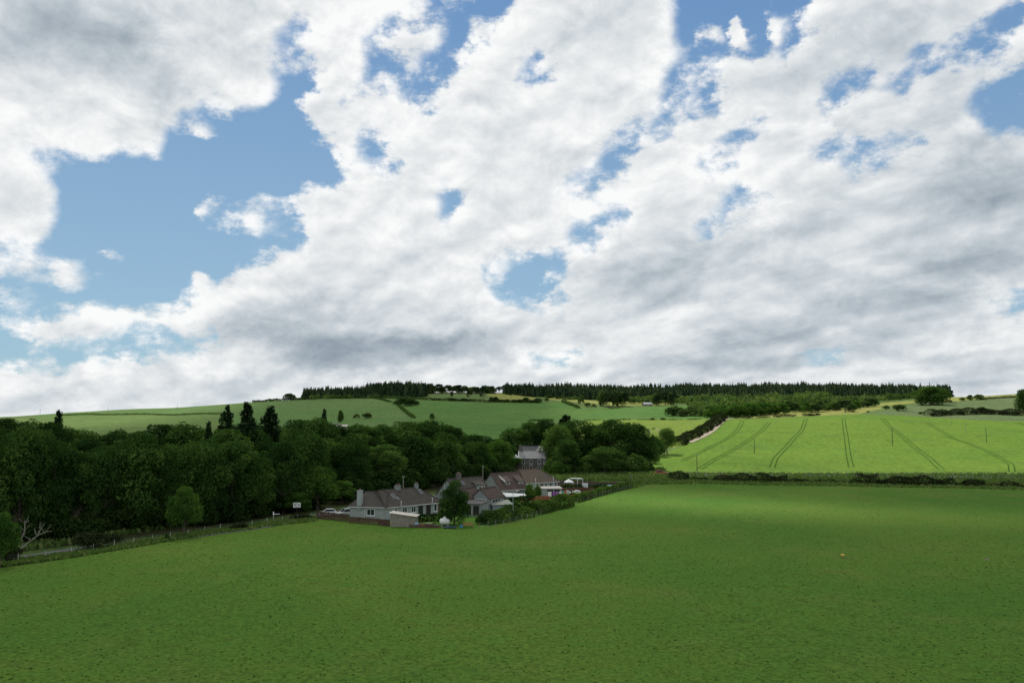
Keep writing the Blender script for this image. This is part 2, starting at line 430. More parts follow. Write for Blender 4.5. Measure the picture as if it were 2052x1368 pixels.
# a shallow fold running across the crop field
Zg = Zg + 0.8*np.exp(-((YY-455-XX*.08)/22)**2)*np.clip((SS-.28)/.1, 0, 1)*np.clip((.75-SS)/.1, 0, 1)
Zg = Zg + (1-wY)*(.10*np.sin(XX/19+YY/31)+.06*np.sin(XX/7-YY/13+1))
yi = np.arange(len(Yg)); si = np.arange(len(Sg))
def gz(X, Y):
    X = np.asarray(X, float); Y = np.maximum(np.asarray(Y, float), 4.01)
    s = np.clip(X/Y, Sg[0], Sg[-1]-1e-6); Yc = np.clip(Y, Yg[0], Yg[-1]-1e-3)
    a = np.interp(s, Sg, si); b = np.interp(Yc, Yg, yi)
    i = np.clip(a.astype(int), 0, len(Sg)-2); j = np.clip(b.astype(int), 0, len(Yg)-2)
    fa = a-i; fb = b-j
    r = Zg[i, j]*(1-fa)*(1-fb)+Zg[i+1, j]*fa*(1-fb)+Zg[i, j+1]*(1-fa)*fb+Zg[i+1, j+1]*fa*fb
    return r if r.ndim else float(r)
def hit(px, py, ymin=20.0):
    """first ground point seen through the photo position (px, py)"""
    d = ray(px, py); Ys = np.concatenate([np.arange(ymin, 330, .5), np.arange(330, 2500, 1.5)])
    X = Ys*d[0]/d[1]; Z = CAMZ+Ys*d[2]/d[1]; g = gz(X, Ys)
    k = np.nonzero(Z <= g)[0]
    j = k[0] if len(k) else int(np.argmin(Z-g))
    return float(X[j]), float(Ys[j]), float(g[j])
def at(px, Y):
    """ground point at distance Y in photo column px"""
    X = (px-1026)/FPX/1.0035*Y
    return X, Y, float(gz(X, Y))

# which field every cell of the ground belongs to
EDGE = [(-900,1250),(0,1131),(150,1112),(300,1088),(400,1071),(550,1050),(640,1039),(700,1046),(790,1052),(870,1055),(962,1056),(1040,1042),(1140,1010),(1265,975),(1300,967),(1400,966),(1700,972),(2052,978),(3000,990)]
REG = [
 ('garden_lawn', [(640,1045),(640,1040),(700,1028),(800,1015),(880,1002),(990,985),(1060,970),(1130,957),(1262,968),(1275,975),(1140,1014),(1040,1046),(962,1060),(790,1056)], 0, 330),
 ('crop_field', [(1288,948),(1296,928),(1340,905),(1385,885),(1425,862),(1456,840.5),(1550,837.5),(1640,833),(1720,830),(1800,832),(1900,838),(1960,842),(2052,844),(2900,860),(2900,949),(1290,949)], 300, 700),
 ('stubble_field', [(1458,840),(1560,826),(1700,817),(1765,813),(1765,819),(1722,829),(1640,832.5),(1550,837)], 500, 900),
 ('stubble_field', [(1742,815),(1770,806),(1842,802),(1842,806),(1790,812)], 600, 1300),
 ('stubble_field', [(1893,806),(1893,794),(1962,794),(2060,788),(2060,793),(1985,797)], 700, 1300),
 ('rough_slope', [(1750,829),(1820,812),(1880,804),(1960,797),(2052,786),(2900,760),(2900,860),(2052,843),(1960,841),(1900,837),(1800,831)], 560, 1000),
 ('hay_field', [(1178,841.8),(1190,841),(1410,839.5),(1447,839.5),(1405,880),(1350,897),(1290,905),(1150,910),(1120,885),(1150,862)], 420, 900),
 ('pasture', [(745,797),(830,800),(960,806),(1080,806),(1128,804),(1163,818),(1210,819),(1342,812),(1415,812),(1447,839.5),(1410,839.5),(1190,841),(1050,846),(1050,885),(700,900),(828,838),(800,815)], 420, 1500),
 ('far_pasture', [(75,838),(75,829),(300,816),(560,801),(745,797),(800,815),(828,838),(730,895),(440,880),(440,829.5),(120,832)], 420, 1600),
 ('pale_pasture', [(-50,845),(120,832),(440,829.5),(445,900),(-50,930)], 420, 1500),
 ('stubble_field', [(1085,799),(1120,796),(1250,808),(1235,812),(1130,803)], 900, 1500),
 ('stubble_field', [(1235,802),(1345,797),(1345,812),(1215,812)], 900, 1500),
 ('garden_soil', [(1116,961),(1252,966),(1192,987),(1122,985)], 200, 330),
 ('stubble_field', [(965,786),(1000,784),(1078,798),(1078,803),(1000,801)], 900, 1500),
]
CX = (XX[:-1, :-1]+XX[1:, 1:])/2; CY = (YY[:-1, :-1]+YY[1:, 1:])/2; CZ = (Zg[:-1, :-1]+Zg[1:, 1:])/2
PX, PY = proj(CX, CY, CZ)
reg = np.full(CX.shape, 'hillside', dtype=object)
reg[CY < 330] = 'verge'
ROAD = [(-150, 55), (-92, 105), at(0, 119)[:2], at(150, 130)[:2], at(290, 139)[:2], at(440, 150)[:2], at(560, 163)[:2], at(625, 176)[:2], (-37, 190), (-30, 203), (-14, 234), (2, 262), (22, 287), (42, 300), (62, 303), (110, 299), (200, 290), (330, 282)]
rx_ = np.interp(CY, [p[1] for p in ROAD[:14]], [p[0] for p in ROAD[:14]])
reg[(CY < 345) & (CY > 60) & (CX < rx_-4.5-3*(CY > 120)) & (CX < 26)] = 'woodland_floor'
for nm, P, y0, y1 in reversed([r_ for r_ in REG if r_[0] == 'garden_soil']+[r_ for r_ in REG if r_[0] != 'garden_soil']):
    reg[in_poly(PX, PY, P) & (CY > y0) & (CY < y1)] = nm
edge = np.interp(PX, [e[0] for e in EDGE], [e[1] for e in EDGE])
reg[(CY < 300) & (PY > edge)] = 'grass_field'

def grass_mat(name, cols, s1=.02, s2=.35, s3=2.2, patch=None, bump=.5, rows=None, dark=None, contrast=1.0):
    """cols: three base colours mixed by noise at three scales (metres)"""
    m, t, b = new_mat(name)
    g = N(t, 'ShaderNodeNewGeometry').outputs['Position']
    n1 = NOISE(t, g, s1, 4, .6, .4)[0]; n2 = NOISE(t, g, s2, 5, .65)[0]; n3 = NOISE(t, g, s3, 6, .78)[0]
    k = contrast
    c = MIXC(t, SMOOTH(t, n1, .5-.18/k, .5+.18/k), cols[0]+(1,), cols[1]+(1,))
    c = MIXC(t, SMOOTH(t, n2, .42, .72, 0, .75), c, cols[2]+(1,))
    if patch:
        n4 = NOISE(t, g, s1*3.1, 5, .65)[0]
        c = MIXC(t, SMOOTH(t, n4, .48, .74, 0, .5), c, patch+(1,))
    v = M(t, 'ADD', M(t, 'MULTIPLY', n3, 1.0), M(t, 'MULTIPLY', n2, .4))
    c = MIXC(t, 1.0, c, MIXC(t, SMOOTH(t, v, .44, .96), (.50, .55, .56, 1), (1.50, 1.45, 1.35, 1)), 'MULTIPLY')
    if dark:
        n5 = NOISE(t, g, dark, 3, .6)[0]
        c = MIXC(t, SMOOTH(t, n5, .70, .80, 0, .5), c, (.012, .035, .012, 1))
    if rows:
        sp = N(t, 'ShaderNodeSeparateXYZ'); t.links.new(g, sp.inputs[0])
        w = M(t, 'SINE', M(t, 'MULTIPLY', M(t, 'ADD', M(t, 'MULTIPLY', sp.outputs[0], rows[0]), M(t, 'MULTIPLY', sp.outputs[1], rows[1])), rows[2]))
        c = MIXC(t, SMOOTH(t, w, -.2, 1, 0, rows[3]), c, cols[1]+(1,))
    t.links.new(c, b.inputs['Base Color'])
    b.inputs['Roughness'].default_value = 1.0; b.inputs['Specular IOR Level'].default_value = .02
    if bump:
        bp = N(t, 'ShaderNodeBump'); bp.inputs['Strength'].default_value = bump; bp.inputs['Distance'].default_value = .12
        t.links.new(v, bp.inputs['Height']); t.links.new(bp.outputs[0], b.inputs['Normal'])
    return m
GM = {
 'grass_field': grass_mat('pasture_grass', [(.058,.128,.021), (.088,.148,.025), (.043,.110,.019)], .018, .40, 2.0, (.112,.140,.036), .8, dark=.35),
 'verge': grass_mat('rough_verge_grass', [(.035,.075,.022), (.055,.095,.028), (.085,.10,.040)], .05, .5, 2.0, (.10,.095,.045), .8),
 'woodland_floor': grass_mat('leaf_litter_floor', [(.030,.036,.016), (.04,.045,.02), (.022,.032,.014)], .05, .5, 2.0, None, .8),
 'garden_soil': grass_mat('dark_garden_soil', [(.028,.022,.018), (.036,.028,.022), (.025,.03,.016)], .2, .8, 3.0, None, .8),
 'garden_lawn': grass_mat('lawn_grass', [(.07,.15,.025), (.09,.17,.03), (.05,.12,.02)], .06, .6, 2.5, None, .3),
 'crop_field': grass_mat('young_cereal', [(.086,.158,.024), (.112,.178,.028), (.070,.136,.022)], .014, .10, .5, (.068,.118,.030), .4, rows=(.9,.35,.9,.22)),
 'stubble_field': grass_mat('dry_yellow_grass', [(.17,.19,.055), (.20,.205,.065), (.14,.175,.045)], .01, .05, .3, None, .3),
 'rough_slope': grass_mat('grey_green_slope', [(.085,.125,.055), (.10,.135,.06), (.07,.11,.045)], .012, .06, .4, (.12,.12,.07), .4),
 'hay_field': grass_mat('hay_grass', [(.115,.168,.030), (.135,.175,.038), (.095,.15,.028)], .01, .05, .3, None, .3),
 'pasture': grass_mat('hill_pasture', [(.058,.128,.032), (.078,.142,.036), (.048,.112,.030)], .009, .04, .25, (.078,.122,.042), .4, rows=(.5,.86,.12,.3)),
 'far_pasture': grass_mat('dull_hill_pasture', [(.070,.135,.038), (.09,.145,.05), (.06,.12,.036)], .006, .03, .25, (.10,.13,.06), .4, rows=(.1,1,.05,.3)),
 'pale_pasture': grass_mat('pale_hill_pasture', [(.088,.138,.042), (.10,.148,.048), (.076,.125,.04)], .006, .03, .25, None, .4),
 'hillside': grass_mat('rough_hillside', [(.07,.12,.035), (.10,.14,.05), (.05,.09,.03)], .01, .05, .25, (.12,.13,.06), .5),
}
vid = np.arange(len(Sg)*len(Yg)).reshape(len(Sg), len(Yg))
quads = np.stack([vid[:-1, :-1], vid[1:, :-1], vid[1:, 1:], vid[:-1, 1:]], -1)
Vall = np.stack([XX, YY, Zg], -1).reshape(-1, 3)
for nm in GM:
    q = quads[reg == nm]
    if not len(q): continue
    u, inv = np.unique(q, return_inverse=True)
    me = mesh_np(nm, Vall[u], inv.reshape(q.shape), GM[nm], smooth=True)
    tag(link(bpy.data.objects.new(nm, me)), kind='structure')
# ground carries on beside and behind the camera
b = MB(); b.poly([(-900, -500, -.35), (900, -500, -.35), (900, 300, -.35), (-900, 300, -.35)], [(0, 1, 2, 3)])
tag(b.build('ground', GM['grass_field']), kind='structure')

def ribbon(name, pts, w, mat, dz=.05, step=2.0, kind='structure', sub=2):
    """draped strip along world points (x, y)"""
    P = np.array(pts, float)
    L = np.concatenate([[0], np.cumsum(np.hypot(*np.diff(P, axis=0).T))])
    n = max(3, int(L[-1]/step)); s = np.linspace(0, L[-1], n)
    # smooth the polyline
    X = np.interp(s, L, P[:, 0]); Y = np.interp(s, L, P[:, 1])
    k = max(3, int(10/step)) | 1
    if n > k*2:
        ker = np.ones(k)/k
        for _ in range(2):
            X[k//2:n-k//2] = np.convolve(X, ker, 'valid'); Y[k//2:n-k//2] = np.convolve(Y, ker, 'valid')
    dx = np.gradient(X); dy = np.gradient(Y); l = np.hypot(dx, dy)+1e-9
    nx, ny = -dy/l, dx/l
    W = np.interp(s, L, w) if not np.isscalar(w) else np.full(n, w)
    off = np.linspace(-.5, .5, sub+1)
    V = []
    for o in off: 
        x = X+nx*W*o; y = Y+ny*W*o
        V.append(np.stack([x, y, gz(x, y)+dz], -1))
    V = np.stack(V, 1).reshape(-1, 3); m = sub+1
    F = [[i*m+j, (i+1)*m+j, (i+1)*m+j+1, i*m+j+1] for i in range(n-1) for j in range(sub)]
    o = bpy.data.objects.new(name, mesh_np(name, V, F, mat, smooth=True)); link(o)
    return tag(o, kind=kind)
asphalt = simple('asphalt', (.085, .088, .092), .85, .2, 1.2, bump=.3, spec=.2)
ribbon('road', ROAD, 5.2, asphalt, .06, 1.5)
dirt_m = simple('pale_track_dirt', (.27, .24, .185), 1.0, .25, .4, spec=.02, bump=.3)
TRK = [hit(1462, 838.5)[:2], hit(1449, 842)[:2], hit(1440, 850)[:2], hit(1428, 862)[:2], hit(1412, 873)[:2], hit(1392, 882)[:2], hit(1380, 887)[:2]]
ribbon('farm_track', TRK, 5.4, dirt_m, .25, 2.0)
rut = simple('crushed_crop_rut', (.042, .088, .020), 1.0, .2, 1.5, spec=0.0)
TRAM = [
 [(1488,842),(1482,856),(1474,866),(1458,878),(1440,888),(1410,903),(1370,922)],
 [(1542,846),(1528,862),(1510,875),(1490,889),(1462,905),(1430,922),(1400,940)],
 [(1616,839),(1609,858),(1600,870),(1585,885),(1568,903),(1553,920),(1547,936)],
 [(1690,837),(1693,860),(1697,885),(1700,910),(1706,936)],
 [(1768,838),(1780,852),(1800,868),(1815,880),(1838,900),(1865,920),(1887,940)],
 [(1856,846),(1880,860),(1905,877),(1940,888),(1975,902),(2005,918),(2026,930),(2028,945)],
 [(2040,846),(2070,860),(2120,880)],
]
for P in TRAM:
    c = [hit(x, y)[:2] for x, y in P]
    c = np.array(c); d = np.gradient(c, axis=0); d /= np.hypot(d[:, 0], d[:, 1])[:, None]; nrm = np.stack([-d[:, 1], d[:, 0]], 1)
    # two wheel ruts
    for k in (-1, 1):
        ribbon('tyre_track', c+nrm*k*1.0, .50, rut, .10, 1.5)

# ------------------------------------------------------------------ unseen high cloud sheet, added and shaped to shade the near field and wood
CLH = 2500.0
OFF = np.array([SUNV[0], SUNV[1]])*CLH/SUNV[2]
def sun_through(X, Y):
    """share of direct sun that reaches the ground point"""
    T = np.full(X.shape, .13)
    # the near field: dim, a brighter pool in its far corner
    def pool(cx, cy, rx, ry, rot=0):
        c, s = math.cos(rot), math.sin(rot)
        u = ((X-cx)*c+(Y-cy)*s)/rx; v = (-(X-cx)*s+(Y-cy)*c)/ry
        return np.exp(-(u*u+v*v)**1.4)
    far = 1/(1+np.exp(-(Y-300)/9)); right = 1/(1+np.exp(-(X-20-(Y-300)*.06)/14))
    T = T*(1-far*right)+.97*far*right                     # crop field and beyond, to the right
    T = np.maximum(T, .26/(1+np.exp(-(Y-330)/30)))        # hills to the left: thin cloud
    T = np.maximum(T, .62/(1+np.exp(-(Y-410)/10))*(1/(1+np.exp(-(X+5)/25)))*(1/(1+np.exp((Y-640)/40))))
    T = np.maximum(T, .34/(1+np.exp(-(Y-640)/60)))
    T = T+.95*pool(38, 208, 42, 22, -.38)+.30*pool(84, 180, 48, 20, -.1)+.10*pool(60, 235, 60, 20, .1)+.12*pool(-15, 135, 75, 32)+.05*pool(20, 85, 60, 18)
    T = T*(1-.35*pool(40, 262, 90, 22))
    # crop field, a soft dim band low down
    T = T*(1-.30*pool(95, 345, 70, 18, .1))
    # the wood on the left stays in deep shade, its middle catches some sun
    w = 1/(1+np.exp((X+30-(Y-150)*.35)/12))*(1/(1+np.exp(-(Y-118)/8)))*(1/(1+np.exp((Y-340)/25)))
    T = T+w*(.02+.14/(1+np.exp(-(Y-200)/20)))
    T = T+.22*pool(-25, 275, 55, 55)+.30*pool(48, 330, 30, 30)
    return np.clip(T, .03, 1)
cx = np.linspace(-420, 620, 200); cy = np.linspace(-160, 1500, 280)
CXg, CYg = np.meshgrid(cx, cy, indexing='ij')
Tm = sun_through(CXg, CYg)
fadee = np.clip(np.minimum.reduce([(CXg+420)/120, (620-CXg)/120, (CYg+160)/80, (1500-CYg)/250]), 0, 1)
Tm = 1-(1-Tm)*fadee
lump = 18*np.sin(CXg/41+CYg/63)+12*np.sin(CXg/19-CYg/27+2)+7*np.sin(CXg/11+CYg/9)
nx_, ny_ = CXg.shape
ids = np.arange(nx_*ny_).reshape(nx_, ny_)
q = np.stack([ids[:-1, :-1], ids[1:, :-1], ids[1:, 1:], ids[:-1, 1:]], -1).reshape(-1, 4)
thick = 40+60*fadee
zb_ = CLH-thick*.5+lump*.3; zt_ = CLH+thick*.5+lump*1.2*fadee
Vb = np.stack([CXg+OFF[0]*zb_/CLH, CYg+OFF[1]*zb_/CLH, zb_], -1).reshape(-1, 3)
Vt = np.stack([CXg+OFF[0]*zt_/CLH, CYg+OFF[1]*zt_/CLH, zt_], -1).reshape(-1, 3)
Fr = []
for a in (ids[0, :], ids[-1, :], ids[:, 0], ids[:, -1]):
    Fr.append(np.stack([a[:-1], a[1:], a[1:]+nx_*ny_, a[:-1]+nx_*ny_], -1))
me = mesh_np('shade_clouds', np.concatenate([Vb, Vt]), np.concatenate([q[:, ::-1], q+nx_*ny_]+Fr), bpy.data.materials.new('shade_cloud_vapour'), smooth=True)
at_ = me.attributes.new('cover', 'FLOAT', 'POINT')
cv = 1-np.sqrt(Tm.reshape(-1)); at_.data.foreach_set('value', np.concatenate([cv, cv]).astype(np.float32))
cm = me.materials[0]; cm.use_nodes = True; t = cm.node_tree
for n in list(t.nodes): t.nodes.remove(n)
ao = N(t, 'ShaderNodeAttribute', attribute_name='cover').outputs['Fac']
pz = N(t, 'ShaderNodeNewGeometry').outputs['Position']
nz_ = NOISE(t, pz, .018, 3, .5)[0]
al = M(t, 'ADD', ao, M(t, 'MULTIPLY', M(t, 'SUBTRACT', nz_, .5), M(t, 'MULTIPLY', M(t, 'MULTIPLY', ao, M(t, 'SUBTRACT', 1.0, ao)), .9)), clamp=True)
tr = N(t, 'ShaderNodeBsdfTransparent')
df = N(t, 'ShaderNodeBsdfDiffuse'); df.inputs[0].default_value = (.85, .87, .9, 1)
tl = N(t, 'ShaderNodeBsdfTranslucent'); tl.inputs[0].default_value = (.75, .78, .82, 1)
m1 = N(t, 'ShaderNodeMixShader'); m1.inputs[0].default_value = .6; t.links.new(df.outputs[0], m1.inputs[1]); t.links.new(tl.outputs[0], m1.inputs[2])
m2 = N(t, 'ShaderNodeMixShader'); t.links.new(al, m2.inputs[0]); t.links.new(tr.outputs[0], m2.inputs[1]); t.links.new(m1.outputs[0], m2.inputs[2])
t.links.new(m2.outputs[0], N(t, 'ShaderNodeOutputMaterial').inputs[0])
tag(link(bpy.data.objects.new('shade_clouds', me)), kind='stuff')

# ------------------------------------------------------------------ vegetation
def leaf_mat(name, dark, mid, light, hue_var=.5, trans=.25):
    m = bpy.data.materials.new(name); m.use_nodes = True; t = m.node_tree
    for n in list(t.nodes): t.nodes.remove(n)
    tint = N(t, 'ShaderNodeAttribute', attribute_name='tint').outputs['Fac']
    rnd = N(t, 'ShaderNodeObjectInfo').outputs['Random']
    v = M(t, 'ADD', tint, M(t, 'MULTIPLY', M(t, 'SUBTRACT', rnd, .5), hue_var))
    rp = N(t, 'ShaderNodeValToRGB'); cr = rp.color_ramp
    cr.elements[0].position = .0; cr.elements[0].color = dark+(1,)
    cr.elements[1].position = 1.; cr.elements[1].color = light+(1,)
    e = cr.elements.new(.5); e.color = mid+(1,)
    t.links.new(v, rp.inputs[0])
    df = N(t, 'ShaderNodeBsdfDiffuse'); t.links.new(rp.outputs[0], df.inputs[0])
    tl = N(t, 'ShaderNodeBsdfTranslucent'); t.links.new(MIXC(t, 1.0, rp.outputs[0], (1.1, 1.15, .6, 1), 'MULTIPLY'), tl.inputs[0])
    mx = N(t, 'ShaderNodeMixShader'); mx.inputs[0].default_value = trans
    t.links.new(df.outputs[0], mx.inputs[1]); t.links.new(tl.outputs[0], mx.inputs[2])
    t.links.new(mx.outputs[0], N(t, 'ShaderNodeOutputMaterial').inputs[0])
    return m
L_BROAD = leaf_mat('broadleaf_foliage', (.020, .050, .014), (.044, .100, .022), (.105, .185, .042), .75)
L_LIGHT = leaf_mat('fresh_foliage', (.040, .100, .020), (.065, .145, .028), (.11, .185, .04), .3, .35)
L_DARK = leaf_mat('dark_needles', (.016, .036, .018), (.028, .056, .022), (.05, .085, .03), .5, .15)
L_PINE = leaf_mat('pine_needles', (.022, .045, .022), (.035, .065, .026), (.06, .088, .036), .6, .1)
L_HEDGE = leaf_mat('hedge_foliage', (.030, .066, .018), (.062, .118, .026), (.11, .165, .04), .2, .3)
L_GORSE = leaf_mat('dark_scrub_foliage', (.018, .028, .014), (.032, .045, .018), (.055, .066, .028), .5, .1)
L_DISTANT = leaf_mat('distant_foliage', (.034, .066, .024), (.062, .112, .036), (.12, .18, .055), .7, .38)
bark = simple('bark', (.10, .085, .07), .95, .35, 2.0, bump=.6, spec=.1)
bark_pale = simple('pale_dead_wood', (.36, .335, .29), .9, .2, 2.0, bump=.4, spec=.1)

def leaf_quads(C, Nrm, size, g, jitter=.7, aspect=.75):
    """quads centred at C with normals scattered about Nrm"""
    n = len(C)
    nn = Nrm+g.normal(size=(n, 3))*jitter; nn /= np.linalg.norm(nn, axis=1)[:, None]+1e-9
    r = g.normal(size=(n, 3)); a = np.cross(nn, r); a /= np.linalg.norm(a, axis=1)[:, None]+1e-9
    b_ = np.cross(nn, a)
    s = size*(.6+.8*g.random(n))[:, None]*.5
    # slightly kite shaped and bent, so that outlines do not read as squares
    k = .35*s*nn
    V = np.stack([C-a*s*.55-b_*s*aspect*.3, C-b_*s*aspect*.9+k, C+a*s-k*.4, C+b_*s*aspect*.95+k], 1).reshape(-1, 3)
    F = np.arange(n*4).reshape(n, 4)
    return V, F
def crown(seed, n, R_, H, z0, lobes=28, leaf=.42, shape='round', flat=.0, lobe_r=(.26, .42)):
    """foliage spread over the shells of many lobes on the outside of a crown"""
    g = np.random.default_rng(seed)
    Vs, Fs, Ts = [], [], []; base = 0
    L = []
    for i in range(lobes):
        th = g.random()*2*math.pi
        zz = g.random()**.8
        if shape == 'round': prof_ = math.sqrt(max(0.03, 1-(2*zz*.92-.84)**2))**.8
        elif shape == 'dome': prof_ = math.sqrt(max(.05, 1-zz**2.2))*(.75+.25*min(1, zz*4))
        elif shape == 'column': prof_ = (.75+.25*math.sin(zz*math.pi))*(1-.5*zz**4)
        elif shape == 'cone': prof_ = 1-.85*zz
        else: prof_ = 1
        rr = R_*prof_*(.42+.40*math.sqrt(g.random()))
        lr = R_*(lobe_r[0]+(lobe_r[1]-lobe_r[0])*g.random())*(.75+.25*prof_)
        L.append((rr*math.cos(th), rr*math.sin(th), z0+lr*.7+zz*(H-z0-lr*1.5), lr, g.random()))
    L.append((0, 0, z0+(H-z0)*.5, R_*.5, .3)); L.append((0, 0, H-R_*.42, R_*.4, .5))
    A = np.array([l[3]**2 for l in L]); A /= A.sum()
    for (x, y, z, r, tn), sh in zip(L, A):
        m = max(6, int(n*sh))
        d = g.normal(size=(m, 3)); d[:, 2] = d[:, 2]*.9+.25; d /= np.linalg.norm(d, axis=1)[:, None]
        rad = r*(.80+.28*g.random(m)**.7)*(1+.13*np.sin(d[:, 0]*7+tn*9)*np.sin(d[:, 1]*6+tn*5)+.1*np.sin(d[:, 2]*9+tn*20))
        sq = np.array([1, 1, .82-.3*flat])
        C = np.array([x, y, z])+d*rad[:, None]*sq
        V, F = leaf_quads(C, d*.8+np.array([0, 0, .35]), leaf, g)
        Vs.append(V); Fs.append(F+base); base += len(V)
        Ts.append(np.clip(.5+(tn-.5)*.75+g.normal(size=m)*.13, 0, 1))
    V = np.concatenate(Vs); V[:, 2] = np.maximum(V[:, 2], .05)
    return V, np.concatenate(Fs), np.concatenate(Ts), L
def conifer(seed, n, R_, H, z0=1.5, leaf=.45, whorls=30, droop=.18):
    g = np.random.default_rng(seed); Cs, Ns, Ts = [], [], []
    for w in range(whorls):
        f = (w+g.random()*.6)/whorls; z = z0+(H-z0)*f
        r = R_*(1-f)**.75*(.8+.35*g.random())+.35
        k = 5+int(5*(1-f))
        for b_ in range(k):
            th = g.random()*2*math.pi; rl = r*(.7+.4*g.random())
            m = max(3, int(n/whorls/k*(1.6*(1-f)+.35)))
            s = g.random(m)**.7
            x = np.cos(th)*rl*s; y = np.sin(th)*rl*s; side = g.normal(size=m)*.22*rl*s*(1.15-s)
            Cs.append(np.stack([x-np.sin(th)*side, y+np.cos(th)*side, z-droop*rl*s**1.5+g.normal(size=m)*.32+(s > .85)*.1], 1))
            Ns.append(np.tile([[0, 0, 1.]], (m, 1))); Ts.append(np.clip(.45+(g.random()-.5)*.6+g.normal(size=m)*.12, 0, 1))
    C = np.concatenate(Cs); V, F = leaf_quads(C, np.concatenate(Ns), leaf, g, .9, .6)
    return V, F, np.concatenate(Ts), []
def trunk_mb(seed, H, r, L, z0, limbs=9):
    g = random.Random(seed); mb = MB()
    p = Vector((0, 0, -.3)); top = H*.72; k = 5; prev = p; rr = r*1.25
    ax = []
    for i in range(1, k+1):
        q_ = Vector((g.uniform(-.25, .25)*i*.35*r*3, g.uniform(-.25, .25)*i*.35*r*3, top*i/k)); r2 = r*(1-.75*i/k)
        mb.tube(prev, q_, rr, r2, 8, cap=(i in (1, k))); ax.append((prev.copy(), q_.copy(), rr)); prev, rr = q_, r2
    ls = sorted(L, key=lambda l: -l[3])[:limbs]
    for x, y, z, lr, _ in ls:
        zz = max(z0*.75, z*.55)
        i = min(k-1, int(zz/top*k)); a = ax[i][0].lerp(ax[i][1], .5); mid = a.lerp(Vector((x, y, z)), .55)+Vector((0, 0, .35))
        rb = ax[i][2]*.5
        mb.tube(a, mid, rb, rb*.6, 6, False); mb.tube(mid, (x, y, z), rb*.6, rb*.2, 5, False)
        mb.tube(mid, (x*.8+g.uniform(-1, 1), y*.8+g.uniform(-1, 1), z+lr*.5), rb*.45, rb*.12, 5, False)
    return mb
class Kind:
    """one kind of tree: its root, trunk and crown; copies share the meshes"""
    def __init__(s, name, H, R_, crown_data, mat, r_trunk, z0, parts=True, seed=1):
        V, F, T, L = crown_data
        V = V.copy(); V[:, 2] *= H/np.percentile(V[:, 2], 99.85)
        V[:, :2] *= R_/np.percentile(np.hypot(V[:, 0], V[:, 1]), 98)
        s.name, s.H, s.R = name, H, R_
        s.crown = mesh_np(name+'_crown', V, F, mat, tint=T)
        s.trunk = None
        if parts:
            mb = trunk_mb(seed, H, r_trunk, L, z0)
            me = bpy.data.meshes.new(name+'_trunk'); me.from_pydata([tuple(v) for v in mb.v], [], mb.f); me.materials.append(bark); me.update()
            s.trunk = me
    def place(s, x, y, h, w, label, cat, group=None, name=None, z=None, rz=None):
        z = gz(x, y) if z is None else z
        k = w/(2*s.R); kz = h/s.H
        nm = name or s.name
        if s.trunk is None:
            o = link(bpy.data.objects.new(nm, s.crown))
        else:
            o = empty(nm)
            link(bpy.data.objects.new('trunk', s.trunk), o); link(bpy.data.objects.new('crown', s.crown), o)
        o.location = (x, y, z-.05*kz); o.rotation_euler = (0, 0, random.uniform(0, 6.28) if rz is None else rz)
        o.scale = (k*random.uniform(.94, 1.06), k*random.uniform(.94, 1.06), kz)
        return tag(o, label, cat, group)
def bl(name, seed, n, R_, H, z0, mat=L_BROAD, **kw):
    return Kind(name, H, R_, crown(seed, n, R_, H, z0, **kw), mat, R_*.055, z0, seed=seed)
NEARK = [bl('broadleaf_tree', 11, 15000, 7, 18, 1.8, shape='round', lobes=42, leaf=.50),
         bl('broadleaf_tree', 12, 15000, 7, 18, 1.2, shape='dome', lobes=46, leaf=.50),
         bl('broadleaf_tree', 13, 14000, 6, 18, 1.6, shape='round', lobes=38, leaf=.46, lobe_r=(.22, .36)),
         bl('broadleaf_tree', 14, 15000, 7, 17, 1.5, shape='dome', lobes=54, leaf=.46, lobe_r=(.2, .34)),
         bl('broadleaf_tree', 15, 13000, 5.5, 18, .8, shape='column', lobes=46, leaf=.46, lobe_r=(.3, .44))]
LIGHTK = [bl('broadleaf_tree', 21, 11000, 5, 11, 1.2, L_LIGHT, shape='dome', lobes=40, leaf=.42), bl('broadleaf_tree', 22, 9000, 4, 10, 1.0, L_LIGHT, shape='round', lobes=34, leaf=.40)]
CONK = [Kind('conifer_tree', 20, 4.5, conifer(31, 9000, 4.5, 20, leaf=.55), L_DARK, .28, 2, seed=3),
        Kind('conifer_tree', 20, 4.0, conifer(32, 8000, 4.0, 20, leaf=.55, whorls=34), L_DARK, .28, 2, seed=4)]
def scots(seed, n):
    g = np.random.default_rng(seed)
    V, F, T, L = crown(seed, n, 4.5, 16, 5.0, shape='round', lobes=22, leaf=.7, lobe_r=(.26, .40), flat=.2)
    return V, F, T, L
PINEK = [Kind('scots_pine', 16, 4.5, scots(41, 3500), L_PINE, .26, 9, seed=6), Kind('scots_pine', 16, 4.5, scots(42, 3500), L_PINE, .26, 9, seed=7)]
L_SHADE_DARK = leaf_mat('shaded_and_dark_foliage', (.014, .032, .010), (.026, .055, .014), (.05, .09, .02), .3, .15)  # wood's inner shade painted into the leaves; plain dark for the garden hedges
UNDERK = Kind('undergrowth_bush', 4, 3, crown(53, 3000, 3, 4, .0, shape='dome', lobes=22, leaf=.38), L_SHADE_DARK, .1, .3, parts=False)
BUSHK = [Kind('bush', 4, 3, crown(51, 3500, 3, 4, .0, shape='dome', lobes=22, leaf=.34), L_BROAD, .1, .3, parts=False),
         Kind('bush', 4, 3, crown(52, 3500, 3, 4, .0, shape='dome', lobes=26, leaf=.34, lobe_r=(.2, .34)), L_LIGHT, .1, .3, parts=False)]
